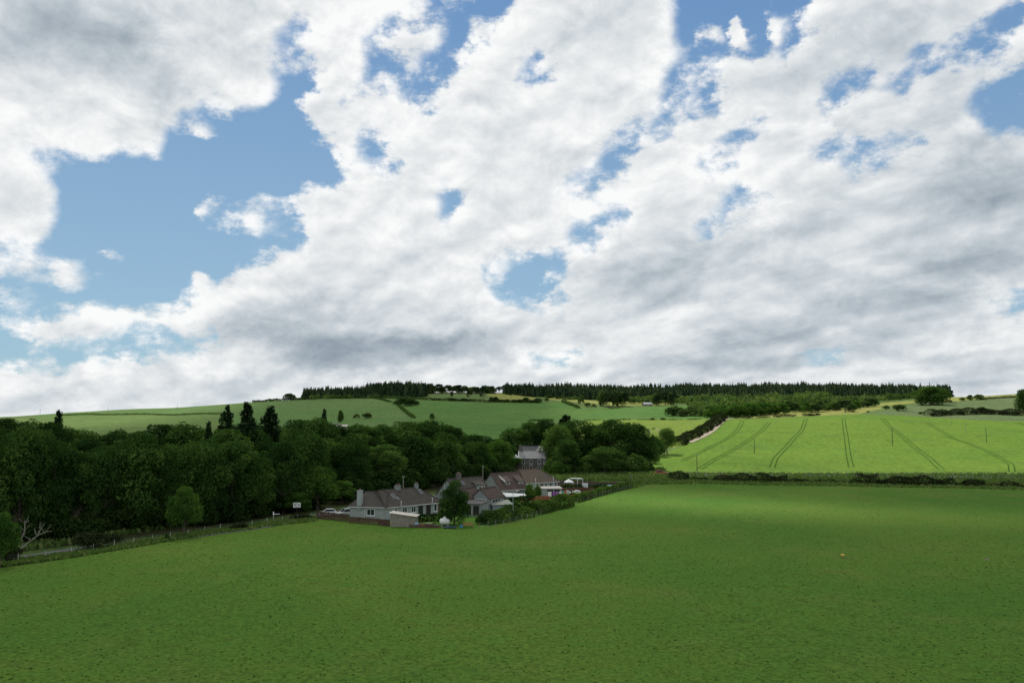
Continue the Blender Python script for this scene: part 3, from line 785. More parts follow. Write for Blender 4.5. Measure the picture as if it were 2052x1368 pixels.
SCRUBK = [Kind('gorse_bush', 3, 3, crown(55, 3000, 3, 3, .0, shape='dome', lobes=26, leaf=.30, lobe_r=(.18, .32)), L_GORSE, .1, .3, parts=False),
          Kind('gorse_bush', 3, 3, crown(56, 3000, 3, 3, .0, shape='dome', lobes=20, leaf=.30), L_GORSE, .1, .3, parts=False)]
ROUNDK = Kind('broadleaf_tree', 9, 5, crown(65, 8000, 5, 9, .1, shape='round', lobes=40, leaf=.5, lobe_r=(.3, .42)), L_BROAD, .3, .4, seed=8)
BRIGHTK = [Kind('broadleaf_tree', 9, 5, crown(67, 2500, 5, 9, .1, shape='round', lobes=26, leaf=.8, lobe_r=(.3, .42)), L_LIGHT, .2, 1, parts=False), Kind('broadleaf_tree', 9, 5, crown(68, 2500, 5, 9, .1, shape='dome', lobes=26, leaf=.8), L_LIGHT, .2, 1, parts=False)]
DISTK = [Kind('distant_tree', 9, 5, crown(61, 1500, 5, 9, .3, shape='round', lobes=22, leaf=1.0), L_DISTANT, .2, 1, parts=False),
        Kind('distant_tree', 9, 5, crown(62, 1500, 5, 9, .3, shape='dome', lobes=26, leaf=1.0), L_DISTANT, .2, 1, parts=False),
        Kind('distant_tree', 9, 5, crown(63, 1400, 5, 9, .3, shape='dome', lobes=18, leaf=1.0, flat=.5), L_DISTANT, .2, 1, parts=False)]

def htop(px, pytop, Y):
    """height that makes a tree standing at (px, Y) reach photo row pytop"""
    return max(1.0, zrow(px, pytop, Y)-at(px, Y)[2])
def tree(kind, px, pytop, Y, wpx, label, cat='tree', group=None, name=None):
    x, y, z = at(px, Y)
    return kind.place(x, y, htop(px, pytop, Y), wpx*Y/FPX, label, cat, group, name, z)

# --- the wood beyond the road
edge_Y = lambda px: float(np.interp(px, [-200, 0, 150, 300, 440, 560, 640, 700, 800, 900, 1000, 1060], [118, 129, 138, 147, 158, 172, 192, 212, 238, 262, 292, 318]))
SKYL = [(-200,820),(0,829),(40,829),(62,846),(112,835),(150,852),(200,857),(260,852),(300,862),(330,850),(345,846),(400,852),(440,862),(470,858),(540,852),(560,846),(600,842),(650,835),(690,846),(720,846),(780,845),(830,837),(870,838),(910,850),(950,862),(1000,878),(1060,862)]
skyl = lambda px: float(np.interp(px, [s[0] for s in SKYL], [s[1] for s in SKYL]))
G_W = 'trees of the dark wood beyond the road'
BACK = 'dark broadleaf tree of the wood, its crown merging with the treetops at the back'
MIDL = 'dark broadleaf tree inside the wood, half hidden behind the trees of its front edge'
g = np.random.default_rng(3)
px = -120.0
while px < 1010:
    Y = edge_Y(px)+52+g.uniform(-6, 10)
    tree(NEARK[g.integers(5)], px, skyl(px)+g.uniform(-2, 10), Y, g.uniform(92, 118), BACK, group=G_W)
    px += g.uniform(38, 52)
px = -110.0
while px < 1000:
    Y = edge_Y(px)+27+g.uniform(-5, 6)
    tree(NEARK[g.integers(5)], px, skyl(px)+g.uniform(16, 58), Y, g.uniform(92, 120), MIDL, group=G_W)
    px += g.uniform(42, 56)
# front edge, each named by what it stands beside
FRONT = [
 (-30, 905, 122, 'broadleaf tree at the very left end of the front edge of the wood'),
 (52, 858, 118, 'tall broadleaf tree with pale green top rising behind the bare dead tree'),
 (118, 880, 110, 'broadleaf tree just right of the bare dead tree at the front edge of the wood'),
 (170, 905, 96, 'lower broadleaf tree at the front edge of the wood above the dark roadside scrub'),
 (218, 900, 100, 'pale topped broadleaf tree at the front edge of the wood between dark neighbours'),
 (285, 868, 120, 'wide dark broadleaf tree at the front edge, left of the leaning roadside tree'),
 (345, 890, 104, 'dark broadleaf tree directly behind the light green roadside tree'),
 (410, 880, 104, 'dark broadleaf tree just right of the light green roadside tree'),
 (470, 885, 108, 'dark broadleaf tree at the front edge below the two pointed conifers'),
 (520, 915, 84, 'dark broadleaf tree at the front edge behind the small white roadside sign'),
 (573, 884, 84, 'green broadleaf tree with rounded top behind the large white sign'),
 (620, 868, 100, 'tall broadleaf tree with pale bare stems above the bright bushes by the sign'),
 (705, 880, 90, 'dark broadleaf tree behind the left end of the hipped roof cottage'),
 (770, 890, 92, 'green broadleaf tree standing behind the ridge of the hipped roof cottage'),
 (830, 872, 96, 'dark broadleaf tree behind the right end of the hipped roof cottage'),
 (893, 868, 92, 'dark broadleaf tree behind the gabled cottage half hidden by the garden tree'),
 (950, 884, 76, 'dark broadleaf tree behind the slim pole between the two gabled cottages'),
]
for i, (px, top, w, lab) in enumerate(FRONT):
    Y = edge_Y(px)+9
    tree(NEARK[(i*2+1) % 5], px, top, Y, w, lab, group='trees along the front edge of the wood')
tree(LIGHTK[0], 640, 933, edge_Y(640)-1, 96, 'bright green low tree beside the large white sign, at the end of the wood')
tree(LIGHTK[1], 690, 962, 205, 60, 'low bushy tree against the dark wood, left of the cottage with the wide chimney')
tree(LIGHTK[1], 1002, 880, 302, 62, 'light green tree at the right end of the wood, left of the stone farmhouse')
tree(LIGHTK[0], 975, 905, 290, 50, 'pale green tree left of the stone farmhouse, above the gabled cottage roofs')
tree(LIGHTK[1], 600, 985, 184, 60, 'low green bush like tree at the foot of the wood behind the large sign')
# conifers rising out of the wood
for px, top, Y, w, lab in [
 (455, 814, 222, 80, 'ragged dark conifer with loose crown, leftmost of the three conifers over the wood'),
 (495, 808, 218, 100, 'tall dark conifer with pointed top, middle of the three conifers over the wood'),
 (541, 816, 226, 100, 'dark conifer with broad top, rightmost of the three conifers over the wood'),
 (118, 824, 205, 60, 'dark conifer rising behind the treetops at the left end of the wood'),
 (420, 846, 212, 50, 'small dark conifer just left of the three tall conifers'),
 (650, 820, 330, 34, 'slim pointed conifer behind the wood beside the distant white farm building'),
 (1134, 832, 345, 90, 'dark flat topped conifer standing above the trees right of the farmhouse')]:
    tree(CONK[int(px) % 2], px, top, Y, w, lab)
# understorey along the front edge, darkened in leaf colour to give the wood its low shade
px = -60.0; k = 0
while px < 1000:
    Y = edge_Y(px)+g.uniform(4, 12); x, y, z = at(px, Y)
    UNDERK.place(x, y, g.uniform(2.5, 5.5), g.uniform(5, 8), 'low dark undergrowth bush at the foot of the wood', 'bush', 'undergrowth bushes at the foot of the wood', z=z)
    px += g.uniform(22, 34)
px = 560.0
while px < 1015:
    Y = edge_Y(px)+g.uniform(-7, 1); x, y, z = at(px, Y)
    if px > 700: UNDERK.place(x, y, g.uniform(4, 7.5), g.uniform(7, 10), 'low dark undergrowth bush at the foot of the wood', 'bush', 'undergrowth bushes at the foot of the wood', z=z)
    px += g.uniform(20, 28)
for px, top, Y, w, lab in [(1108, 915, 304, 44, 'rounded dark bush at the left foot of the clump by the farmhouse'), (1140, 908, 309, 52, 'tall dark bush under the large tree of the clump'), (1172, 915, 306, 50, 'dark bush at the middle foot of the clump by the farmhouse'),
    (1205, 905, 311, 52, 'dark bush right of the middle foot of the clump by the farmhouse'), (1238, 902, 309, 56, 'tall dark bush at the right foot of the clump by the farmhouse'), (1272, 908, 309, 50, 'dark bush at the rightmost foot of the clump near the red car'), (1292, 915, 314, 34, 'small dark bush where the clump meets the crop field'), (1300, 900, 350, 40, 'dark bush joining the clump to its far tip')]:
    tree(BUSHK[0], px, top, Y, w, lab, 'bush')
# --- the clump right of the farmhouse
for px, top, Y, w, kd, lab in [
 (1030, 868, 352, 60, 0, 'broadleaf tree behind the left end of the stone farmhouse roof'),
 (1062, 856, 362, 56, 2, 'broadleaf tree behind the chimneys of the stone farmhouse'),
 (1092, 852, 350, 60, 1, 'broadleaf tree behind the right gable of the stone farmhouse'),
 (1118, 862, 322, 62, 3, 'bright edged broadleaf tree touching the right end of the stone farmhouse'),
 (1135, 890, 306, 56, 4, 'dark tree above the white garden gazebo'),
 (1160, 852, 330, 84, 0, 'large dark broadleaf tree with visible trunk, centre of the clump by the farmhouse'),
 (1197, 862, 338, 60, 2, 'broadleaf tree filling the middle of the clump right of the farmhouse'),
 (1225, 852, 322, 76, 1, 'tall broadleaf tree with rough outline in the right half of the clump'),
 (1262, 858, 326, 92, 3, 'wide broadleaf tree at the right side of the clump over the field corner pole'),
 (1285, 885, 322, 60, 4, 'lower drooping broadleaf tree at the right edge of the clump by the crop field'),
 (1210, 905, 305, 60, 0, 'low dark tree at the front foot of the clump behind the turquoise pool')]:
    tree(NEARK[kd], px, top-11, Y, w*1.15, lab, group='clump of trees right of the farmhouse')
tree(NEARK[4], 1335, 857, 395, 42, 'dark conical tree at the far tip of the clump beside the hay field')
tree(BUSHK[0], 1308, 872, 385, 50, 'round dark bush joining the clump to its far tip beside the hay field', 'bush')
tree(BUSHK[1], 1120, 922, 300, 40, 'bright green bush between the stone farmhouse and the dark trees', 'bush')
# --- free standing trees near the road and in the garden
tree(LIGHTK[0], 378, 974, 146, 66, 'light green tree with ragged crown standing alone on the road verge')
tree(LIGHTK[0], 18, 1026, 116, 66, 'low light green tree cut by the left edge of the picture')
gt = Kind('garden_tree', 9, 2.7, crown(71, 13000, 2.7, 9, .1, shape='column', lobes=46, leaf=.28, lobe_r=(.3, .45)), L_BROAD, .16, .8, seed=9)
tree(gt, 912, 962, 163.5, 60, 'dense upright garden tree standing before the cottages, wider at its middle')
tree(BUSHK[1], 886, 1017, 163, 22, 'small yellow green bush against the left foot of the garden tree', 'bush')
tree(BUSHK[0], 963, 1032, 164, 22, 'round green bush at the left end of the long garden hedge', 'bush')
tree(BUSHK[0], 1148, 988, 222, 22, 'dark pointed bush between the two garden hedges', 'bush')
tree(BUSHK[0], 345, 1066, 141, 10, 'tiny dark bush on the verge left of the light green tree', 'bush')
for px, py, w, h, lab in [(180, 1101, 76, 3.0, 'dark scrub patch on the verge between the dead tree and the light green tree'),
    (14, 1124, 60, 2.2, 'dark scrub at the left edge below the dead tree'), (225, 1092, 44, 2.0, 'low scrub on the verge right of the larger scrub patch'),
    (480, 1060, 40, 1.3, 'low weedy scrub on the verge left of the small white sign'), (600, 1040, 44, 1.4, 'tall weeds on the verge in front of the large white sign')]:
    x, y, z = hit(px, py)
    SCRUBK[px % 2].place(x, y, h, w*y/FPX, lab, 'scrub', 'scrub on the road verge', z=z, name='scrub_bush')

# dead tree: bare pale limbs
def dead_tree():
    r = empty('dead_tree', at(52, 122))
    tag(r, 'bare dead tree with pale forked branches at the left end of the wood', 'dead tree')
    mb = MB(); gg = random.Random(4)
    mb.tube((0, 0, -.2), (-.15, 0, 1.2), .24, .17, 8); mb.build('trunk', bark_pale, r)
    def limb(pts, r0, twigs=3):
        m = MB(); n = len(pts)
        for i in range(n-1):
            a = r0*.7*(1-i/n); m.tube(pts[i], pts[i+1], a, r0*.7*(1-(i+1)/n)+.010, 6, False)
            if i: 
                for _ in range(twigs):
                    p = Vector(pts[i]); d = Vector((gg.uniform(-.8, .8), gg.uniform(-.5, .5), gg.uniform(.1, .9)))
                    q_ = p+d; m.tube(p, q_, a*.35, .02, 5, False); m.tube(q_, q_+Vector((gg.uniform(-.4, .4), gg.uniform(-.2, .2), gg.uniform(0, .6))), .02, .01, 4, False)
        m.build('branch', bark_pale, r)
    limb([(-.15, 0, 1.1), (-.3, .1, 2.2), (.5, .1, 3.4), (.9, 0, 4.4), (.8, .1, 5.4), (1.3, .1, 6.4)], .13)
    limb([(-.1, 0, .9), (.7, -.1, 1.9), (1.9, 0, 2.9), (2.9, .1, 3.7), (3.9, 0, 4.1), (4.9, .1, 4.3)], .14)
    limb([(2.9, .1, 3.7), (3.2, .1, 4.6), (3.8, .1, 5.4)], .07, 2)
    limb([(-.2, 0, 1.1), (-.9, .2, 2.4), (-1.2, .2, 3.9), (-1.0, .2, 5.2)], .10)
    limb([(-.1, 0, .8), (-1.2, 0, 1.6), (-2.4, .1, 1.9)], .06, 2)
dead_tree()

# ------------------------------------------------------------------ hedges, bushes and woods on the hill
def hedge_mesh(name, pts, w, h, mat, seed, leaf=.3, dens=26, gap=0.0, lump=.25, top=1.0):
    """clipped or ragged hedge along world points; foliage over a long rounded body"""
    gg = np.random.default_rng(seed)
    P = np.array(pts, float)[:, :2]
    L = np.concatenate([[0], np.cumsum(np.hypot(*np.diff(P, axis=0).T))]); tot = L[-1]
    n = int(tot*(w+2*h)*dens)
    s = gg.random(n)*tot
    if gap > 0:
        keep = (np.sin(s*.21+seed)+.6*np.sin(s*.47+seed*2)+.4*np.sin(s*1.3)) > (-1.6+gap*2.6)
        s = s[keep]; n = len(s)
    X = np.interp(s, L, P[:, 0]); Y = np.interp(s, L, P[:, 1])
    d = np.stack([np.interp(s+.5, L, P[:, 0])-np.interp(s-.5, L, P[:, 0]), np.interp(s+.5, L, P[:, 1])-np.interp(s-.5, L, P[:, 1])], 1)
    d /= np.linalg.norm(d, axis=1)[:, None]+1e-9
    nx, ny = -d[:, 1], d[:, 0]
    th = gg.random(n)*math.pi
    lp = 1+lump*(np.sin(s*1.7/max(h, 1)+seed)*.5+np.sin(s*.6/max(h, 1)+seed*3)*.6+gg.normal(size=n)*.12)
    ct, st = np.cos(th), np.sin(th)
    q_ = 4.0 if lump < .15 else 2.2
    rr = (np.abs(ct)**q_+np.abs(st)**q_)**(-1/q_)*(.82+.2*gg.random(n))
    ox = ct*rr*w*.5*lp; oz = st*rr*h*lp*top
    x = X+nx*ox; y = Y+ny*ox
    C = np.stack([x, y, gz(x, y)+oz], 1)
    Nn = np.stack([nx*ct, ny*ct, st], 1)
    o = C.mean(0); o[2] = gz(o[0], o[1])
    V, F = leaf_quads(C-o, Nn, leaf, gg)
    T = np.clip(.5+.3*np.sin(s*.9+seed)+gg.normal(size=n)*.16, 0, 1)
    return mesh_np(name, V, F, mat, tint=T), o
def hedge(name, pts, w, h, label, mat=None, group=None, seed=1, **kw):
    me, o = hedge_mesh(name, pts, w, h, mat or L_HEDGE, seed, **kw)
    ob = link(bpy.data.objects.new(name, me)); ob.location = o
    return tag(ob, label, 'hedge', group)
def H(*pts): return [hit(x, y)[:2] for x, y in pts]
FG = 'field hedges on the far hills'
hedge('field_hedge', H((610,800),(680,798.5),(745,797)), 6, 3.5, 'dark hedge running along the foot of the conifer plantation on the hill', L_DISTANT, FG, 1, leaf=1.0, dens=3)
hedge('field_hedge', H((747,797.5),(765,801),(782,806)), 4, 2.0, 'thin hedge dropping from the plantation corner towards the tree clump on the hill', L_DISTANT, FG, 2, leaf=.8, dens=3)
hedge('field_hedge', H((798,812),(806,820),(815,827),(824,834),(830,838)), 3.2, 2.4, 'dark hedge running downhill below the small tree clump between two hill fields', L_DISTANT, FG, 3, leaf=.9, dens=4)
hedge('field_hedge', H((747,796),(800,799),(860,801.5),(930,804),(1000,806),(1080,807)), 7, 3.2, 'long hedge under the scattered pines, along the top of the wide hill field', L_DISTANT, FG, 4, leaf=1.0, dens=3)
hedge('field_hedge', H((1128,805),(1142,811),(1160,818)), 5, 3, 'short slanting hedge at the right end of the long hilltop hedge', L_DISTANT, FG, 5, leaf=.9, dens=4)
hedge('field_hedge', H((1060,844),(1085,843),(1108,842.5)), 4, 1.6, 'dark broken hedge just above the treetops left of the flat topped conifer', L_DISTANT, FG, 6, leaf=.7, dens=5)
hedge('field_hedge', H((1170,842),(1250,841),(1330,840.5),(1405,840)), 3, .9, 'thin sparse hedge between the hay field and the hill field above it', L_DISTANT, FG, 7, leaf=.6, dens=4, gap=.45)
hedge('field_hedge', H((120,832.5),(200,831.5),(300,830.5),(440,829.5)), 3, 1.7, 'thin dark hedge line across the long hillside on the left', L_DISTANT, FG, 8, leaf=1.0, dens=3)
hedge('field_hedge', H((505,806.5),(535,804.5),(560,802.5),(590,800),(612,798)), 6, 3, 'dark hedge on the skyline rising towards the lone round tree', L_DISTANT, FG, 9, leaf=1.0, dens=4)
hedge('field_hedge', H((1445,838),(1436,847),(1420,857),(1405,867),(1385,877),(1365,885),(1352,893)), 10, 3.6, 'broad flowering scrub hedge along the left side of the pale farm track', L_GORSE, None, 10, leaf=.7, dens=7)
hedge('field_hedge', H((1462,839.5),(1500,838.5),(1545,836.5)), 3, 1.2, 'low dark hedge at the top left edge of the crop field', L_GORSE, FG, 11, leaf=.5, dens=6, gap=.3)
hedge('field_hedge', H((1550,836),(1600,834),(1640,832)), 4, 1.8, 'ragged dark hedge along the top of the crop field left of the crest', L_GORSE, FG, 12, leaf=.6, dens=6, gap=.2)
hedge('field_hedge', H((1862,833),(1900,831),(1950,829),(2000,830),(2052,832),(2120,834)), 9, 4.4, 'long dark scrubby hedge at the foot of the grey green slope on the right', L_GORSE, None, 13, leaf=.7, dens=6)
hedge('field_hedge', H((1960,801),(1990,799),(2040,796)), 5, 1.8, 'thin hedge near the skyline on the right slope', L_GORSE, FG, 14, leaf=.8, dens=4)
hedge('field_hedge', H((1395,826.5),(1400,827),(1430,831)), 8, 5, 'dark hedge at the left foot of the hillside wood', L_DISTANT, FG, 15, leaf=.9, dens=4)
hedge('field_hedge', H((1130,801),(1180,800),(1240,802)), 9, 4, 'broad scrubby strip under the middle of the skyline forest', L_DISTANT, FG, 16, leaf=1.0, dens=3)

# the dark scrub clumps and rank verge along the near side of the crop field
SC = [(1338,1384,961,3.0),(1428,1520,965,2.6),(1515,1582,967,3.0),(1596,1618,967,1.6),(1716,1764,970,3.6),(1756,1830,972,3.2),(1822,1916,973,3.0),(1930,1977,975,3.0),(2018,2046,976,1.6)]
SL = ['dark scrub clump just right of the red car', 'long dark scrub clump in the left half of the field margin', 'dark scrub clump joined to the right end of the long left clump',
 'small dark scrub tuft alone in the middle of the field margin', 'tall dark scrub clump starting the right hand group in the field margin', 'dark scrub clump second in the right hand group',
 'long low dark scrub clump third in the right hand group', 'isolated dark scrub clump beside the pale fallen log', 'small dark scrub tuft at the right edge beyond the pale log']
for i, (a, b_, py, h) in enumerate(SC):
    p0 = hit(a+4, py-1); p1 = hit(b_-4, py-1)
    o = hedge('scrub_clump', [p0[:2], ((p0[0]+p1[0])/2, (p0[1]+p1[1])/2+1), p1[:2]], 4.5, h*.78, SL[i], L_GORSE, 'dark scrub along the field margin', 30+i, leaf=.42, dens=20, lump=.4)
    o['category'] = 'scrub'
o = hedge('scrub_clump', [hit(p, y)[:2] for p, y in ((1345, 961.5), (1500, 963), (1650, 966), (1800, 970), (1950, 973), (2140, 977))], 2.6, .85, 'low dark leafy strip standing in for the shadow band behind the near field', L_GORSE, None, 51, leaf=.4, dens=14, lump=.5)  # leafy strip added to draw the dark shadow band along the margin
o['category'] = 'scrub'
# rank grass of the verge: uncountable tufts
def tufts(name, n, sampler, h, mat, seed, w=.35):
    gg = np.random.default_rng(seed)
    X, Y = sampler(n, gg); n = len(X)
    a = gg.random(n)*math.pi; hh = h*(.5+gg.random(n)); ww = w*(.5+gg.random(n))
    Z = gz(X, Y)
    dx, dy = np.cos(a)*ww*.5, np.sin(a)*ww*.5
    tx, ty = gg.normal(size=n)*hh*.35, gg.normal(size=n)*hh*.35
    V = np.stack([np.stack([X-dx, Y-dy, Z-.03], 1), np.stack([X+dx, Y+dy, Z-.03], 1), np.stack([X+dx*.4+tx, Y+dy*.4+ty, Z+hh], 1), np.stack([X-dx*.5+tx, Y-dy*.5+ty, Z+hh*.8], 1)], 1).reshape(-1, 3)
    me = mesh_np(name, V, np.arange(n*4).reshape(n, 4), mat, tint=np.clip(gg.normal(size=n)*.25+.5, 0, 1))
    return tag(link(bpy.data.objects.new(name, me)), kind='stuff')
L_VERGE = leaf_mat('rank_grass_blades', (.055, .115, .030), (.095, .165, .042), (.19, .22, .09), .0, .35)
L_WEED = leaf_mat('field_weed', (.030, .075, .020), (.075, .15, .030), (.17, .22, .06), .0, .3)
def samp_band(px0, px1, top, bot):
    def f(n, gg):
        px = gg.uniform(px0, px1, n*2); yb = np.interp(px, [e[0] for e in EDGE], [e[1] for e in EDGE])
        t_ = gg.random(n*2)
        y = bot(px, yb)*(1-t_)+top(px, yb)*t_
        Y = 21*FPX/(y-840); X = (px-1026)/FPX/1.0035*Y
        return X[:n], Y[:n]
    return f
tufts('verge_grass', 16000, samp_band(1270, 2400, lambda p, y: 949+0*p, lambda p, y: y+1.0), .5, L_VERGE, 61, .8)
tufts('verge_grass', 8000, samp_band(-250, 640, lambda p, y: y-10+0*p, lambda p, y: y+1.0), .42, L_VERGE, 62, .5)
tufts('verge_grass', 7000, samp_band(1085, 1330, lambda p, y: 943+0*p, lambda p, y: np.where(p < 1262, 961, 966+0*p)), .8, L_VERGE, 66, .8)
tufts('verge_grass', 5000, samp_band(-250, 620, lambda p, y: y-62+0*p, lambda p, y: y-27), .7, L_VERGE, 63, .7)
def samp_field(n, gg):
    y = 840+np.exp(gg.uniform(math.log(125), math.log(640), n)); px = gg.uniform(-150, 2200, n)
    Y = 21*FPX/(y-840); X = (px-1026)/FPX/1.0035*Y
    k = y > np.interp(px, [e[0] for e in EDGE], [e[1] for e in EDGE])+2
    return X[k], Y[k]
tufts('field_grass', 14000, samp_field, .09, L_WEED, 64, .26)

# conifer plantations and the skyline forest: one mass each
def far_wood(name, areas, seed, mat, kind_='conifer'):
    """areas: (px0, px1, Y0, Y1, spacing m, height m)"""
    gg = np.random.default_rng(seed); Vs, Fs, Ts = [], [], []; base = 0
    for a0, a1, Y0, Y1, sp, hh, cond in areas:
        area = (a1-a0)/FPX*(Y0+Y1)/2*(Y1-Y0); n = int(area/sp**2)
        px = gg.uniform(a0, a1, n); Y = np.sqrt(gg.uniform(Y0**2, Y1**2, n)); X = (px-1026)/FPX/1.0035*Y
        Z = gz(X, Y)
        if cond is not None:
            k = cond(px, Y, gg); px, Y, X, Z = px[k], Y[k], X[k], Z[k]
        for x, y, z in zip(X, Y, Z):
            h = hh*gg.uniform(.60, 1.10)*(1+.12*math.sin(x/31+y/47)+.08*math.sin(x/11-y/17)); tn = np.clip(gg.normal(.5, .25)+.2*math.sin(x/40+y/55), 0, 1)
            if kind_ == 'conifer':
                r = h*gg.uniform(.17, .30); m = 26
                f = gg.random(m)**.8; zz = h*(.12+.86*f); rr = r*(1.05-f)
                th = gg.random(m)*6.283
                C = np.stack([x+np.cos(th)*rr*.6, y+np.sin(th)*rr*.6, z+zz], 1)
                sz = (rr*1.5+.35)[:, None]
                nn = np.stack([np.cos(th), np.sin(th), np.full(m, .4)], 1)
                V, F = leaf_quads(C, nn, sz, gg, .5, .9)
                # a solid pointed core under the sprays
                k3 = 5; ang = np.arange(k3)*2*math.pi/k3+gg.random()
                core = np.concatenate([np.stack([x+np.cos(ang)*r*.85, y+np.sin(ang)*r*.85, np.full(k3, z+h*.08)], 1), [[x, y, z+h*.92]]])
                cf = np.array([[i, (i+1) % k3, k3, k3] for i in range(k3)])
            else:
                r = h*gg.uniform(.42, .58); m = 46
                d = gg.normal(size=(m, 3)); d[:, 2] = abs(d[:, 2])*.9; d /= np.linalg.norm(d, axis=1)[:, None]
                lob = 1+.28*np.sin(d[:, 0]*5+tn*30)*np.cos(d[:, 1]*5+tn*17)
                C = np.array([x, y, z+h*.30])+d*np.array([r, r, h*.68])*(lob*(.82+.2*gg.random(m)))[:, None]
                V, F = leaf_quads(C, d, r*.62, gg, .6, .9)
                core = None
            Vs.append(V); Fs.append(F+base); base += len(V); Ts.append(np.clip(tn+gg.normal(size=len(F))*.1, 0, 1))
            if kind_ == 'conifer':
                Vs.append(core); Fs.append(cf+base)
                Fs[-1] = Fs[-1]; base += len(core); Ts.append(np.full(len(cf), tn*.7))
    V = np.concatenate(Vs); F = np.concatenate(Fs); T = np.concatenate(Ts)
    # triangles were written as quads with a doubled corner: split them out
    me = bpy.data.meshes.new(name)
    tri = F[:, 2] == F[:, 3]; cnt = np.where(tri, 3, 4)
    st_ = np.concatenate([[0], np.cumsum(cnt)[:-1]])
    flat = F.reshape(-1)[np.stack([np.ones(len(F), bool), np.ones(len(F), bool), np.ones(len(F), bool), ~tri], 1).reshape(-1)]
    me.vertices.add(len(V)); me.vertices.foreach_set('co', V.astype(np.float32).ravel())
    me.loops.add(len(flat)); me.loops.foreach_set('vertex_index', flat.astype(np.int32))
    me.polygons.add(len(F)); me.polygons.foreach_set('loop_start', st_.astype(np.int32)); me.polygons.foreach_set('loop_total', cnt.astype(np.int32))
    me.materials.append(mat)
    a_ = me.attributes.new('tint', 'FLOAT', 'FACE'); a_.data.foreach_set('value', T.astype(np.float32))
    me.update(); me.validate()
    return tag(link(bpy.data.objects.new(name, me)), kind='stuff')
L_FOREST = leaf_mat('forest_needles', (.018, .036, .018), (.030, .052, .024), (.062, .082, .034), .0, .05)
L_MIXED = leaf_mat('mixed_wood_foliage', (.034, .068, .024), (.064, .115, .036), (.13, .185, .058), .0, .38)
front = lambda xs, ys: (lambda px, Y, gg: Y > np.interp(px, xs, ys)+gg.normal(size=len(px))*9)
far_wood('conifer_plantation', [(608, 730, 1135, 1290, 4.6, 18, lambda px, Y, gg: (Y > np.interp(px, [608, 700, 750, 853], [1165, 1140, 1150, 1185])) ), (730, 853, 1135, 1290, 4.6, 21, lambda px, Y, gg: (Y > np.interp(px, [730, 853], [1140, 1185])))], 71, L_FOREST)
far_wood('skyline_forest', [
   (1010, 1405, 1190, 1420, 5.2, 19, front([1010, 1060, 1130, 1210, 1400], [1330, 1270, 1215, 1185, 1190])),
   (1400, 1712, 1010, 1420, 5.6, 20, front([1400, 1450, 1600, 1712], [1120, 1030, 1000, 1015])),
   (1712, 1906, 1010, 1330, 5.6, 19, front([1712, 1840, 1880, 1906], [1015, 1030, 1100, 1160]))], 72, L_FOREST)
far_wood('mixed_hillside_wood', [
   (1385, 1660, 770, 1080, 8.0, 12, front([1385, 1420, 1470, 1560, 1660], [900, 800, 765, 790, 850])),
   (1640, 1850, 880, 1030, 9, 8.5, front([1640, 1700, 1850], [900, 905, 960])),
   (1240, 1400, 1060, 1190, 8, 8, None), (612, 760, 1120, 1150, 7, 6.5, None)], 73, L_MIXED, 'broad')

# single trees and bushes that can be told apart on the hills
def ft(px, py, hpx, wpx, label, kind=None, cat='tree', group=None, name=None):
    x, y, z = hit(px, py); K = kind or DISTK[int(px*7+py) % 3]
    return K.place(x, y, hpx*y/FPX, wpx*y/FPX, label, cat, group, name, z)
ft(580, 801, 14, 26, 'lone round tree on the skyline left of the conifer plantation')
ft(808, 813, 17, 34, 'dark round tree, left of the pair in the small clump on the hill field'); ft(822, 813, 16, 26, 'paler tree at the right of the small clump on the hill field'); ft(792, 811, 8, 14, 'small bush at the left foot of the tree clump on the hill field', cat='bush')
ft(833, 812, 9, 16, 'low round tree detached right of the small clump on the hill field')
ft(682, 846, 24, 14, 'dark upright tree beside the distant white farm building', ROUNDK); ft(715, 838, 9, 16, 'dark bush on the hill left of the two small bushes below the plantation', cat='bush'); ft(735, 838, 11, 22, 'round bush on the hill right of the upright dark tree', cat='bush')
ft(866, 840, 12, 14, 'reddish brown tree top above the middle of the wood')
g = np.random.default_rng(12)
PN = [(848, 786, 20, 16), (862, 790, 22, 24), (880, 789, 20, 20), (897, 788, 17, 20), (918, 789, 18, 22), (940, 802, 20, 12), (955, 791, 16, 16), (970, 806, 34, 24), (985, 789, 16, 16), (1000, 788, 14, 16), (1024, 801, 24, 14), (1012, 786, 16, 18), (905, 800, 16, 8), (838, 788, 18, 14)]
for i, (px, py, h, w) in enumerate(PN):
    ft(px, py, h, w, 'scots pine standing tall before the others, in the gap of the skyline forest' if h > 30 else 'small scattered scots pine in the gap between plantation and skyline forest', PINEK[i % 2], group='scattered pines on the hilltop')
for i in range(26):
    px = g.uniform(852, 1000); ft(px, g.uniform(784, 789), g.uniform(9, 15), g.uniform(14, 24), 'bushy tree of the thin belt on the skyline beside the plantation', group='thin tree belt on the skyline')
for i, px in enumerate([870, 880, 905, 918, 930, 944, 985, 993, 1004, 1016, 1030, 1042, 1054, 1066, 1078]):
    ft(px, np.interp(px, [860, 930, 1000, 1080], [801.5, 804, 806, 807]), g.uniform(6, 13) if px > 980 else g.uniform(4, 7), g.uniform(12, 22), 'low dark bush in the long hilltop hedge under the pines', group='bushes in the long hilltop hedge', cat='bush')
for i, (px, py, h, w) in enumerate([(1100, 797, 6, 20), (1122, 799, 7, 22), (1148, 798, 6, 20), (1095, 803, 6, 14), (1180, 800, 5, 14), (1165, 811, 20, 15), (1178, 815, 9, 14), (1190, 816, 7, 12)]):
    ft(px, py, h, w, ['low bush on the bright strip under the skyline forest', 'taller round bush left of the dark conifer block on the hill'][h > 15], group=None if h > 15 else 'low bushes under the skyline forest', cat='bush')
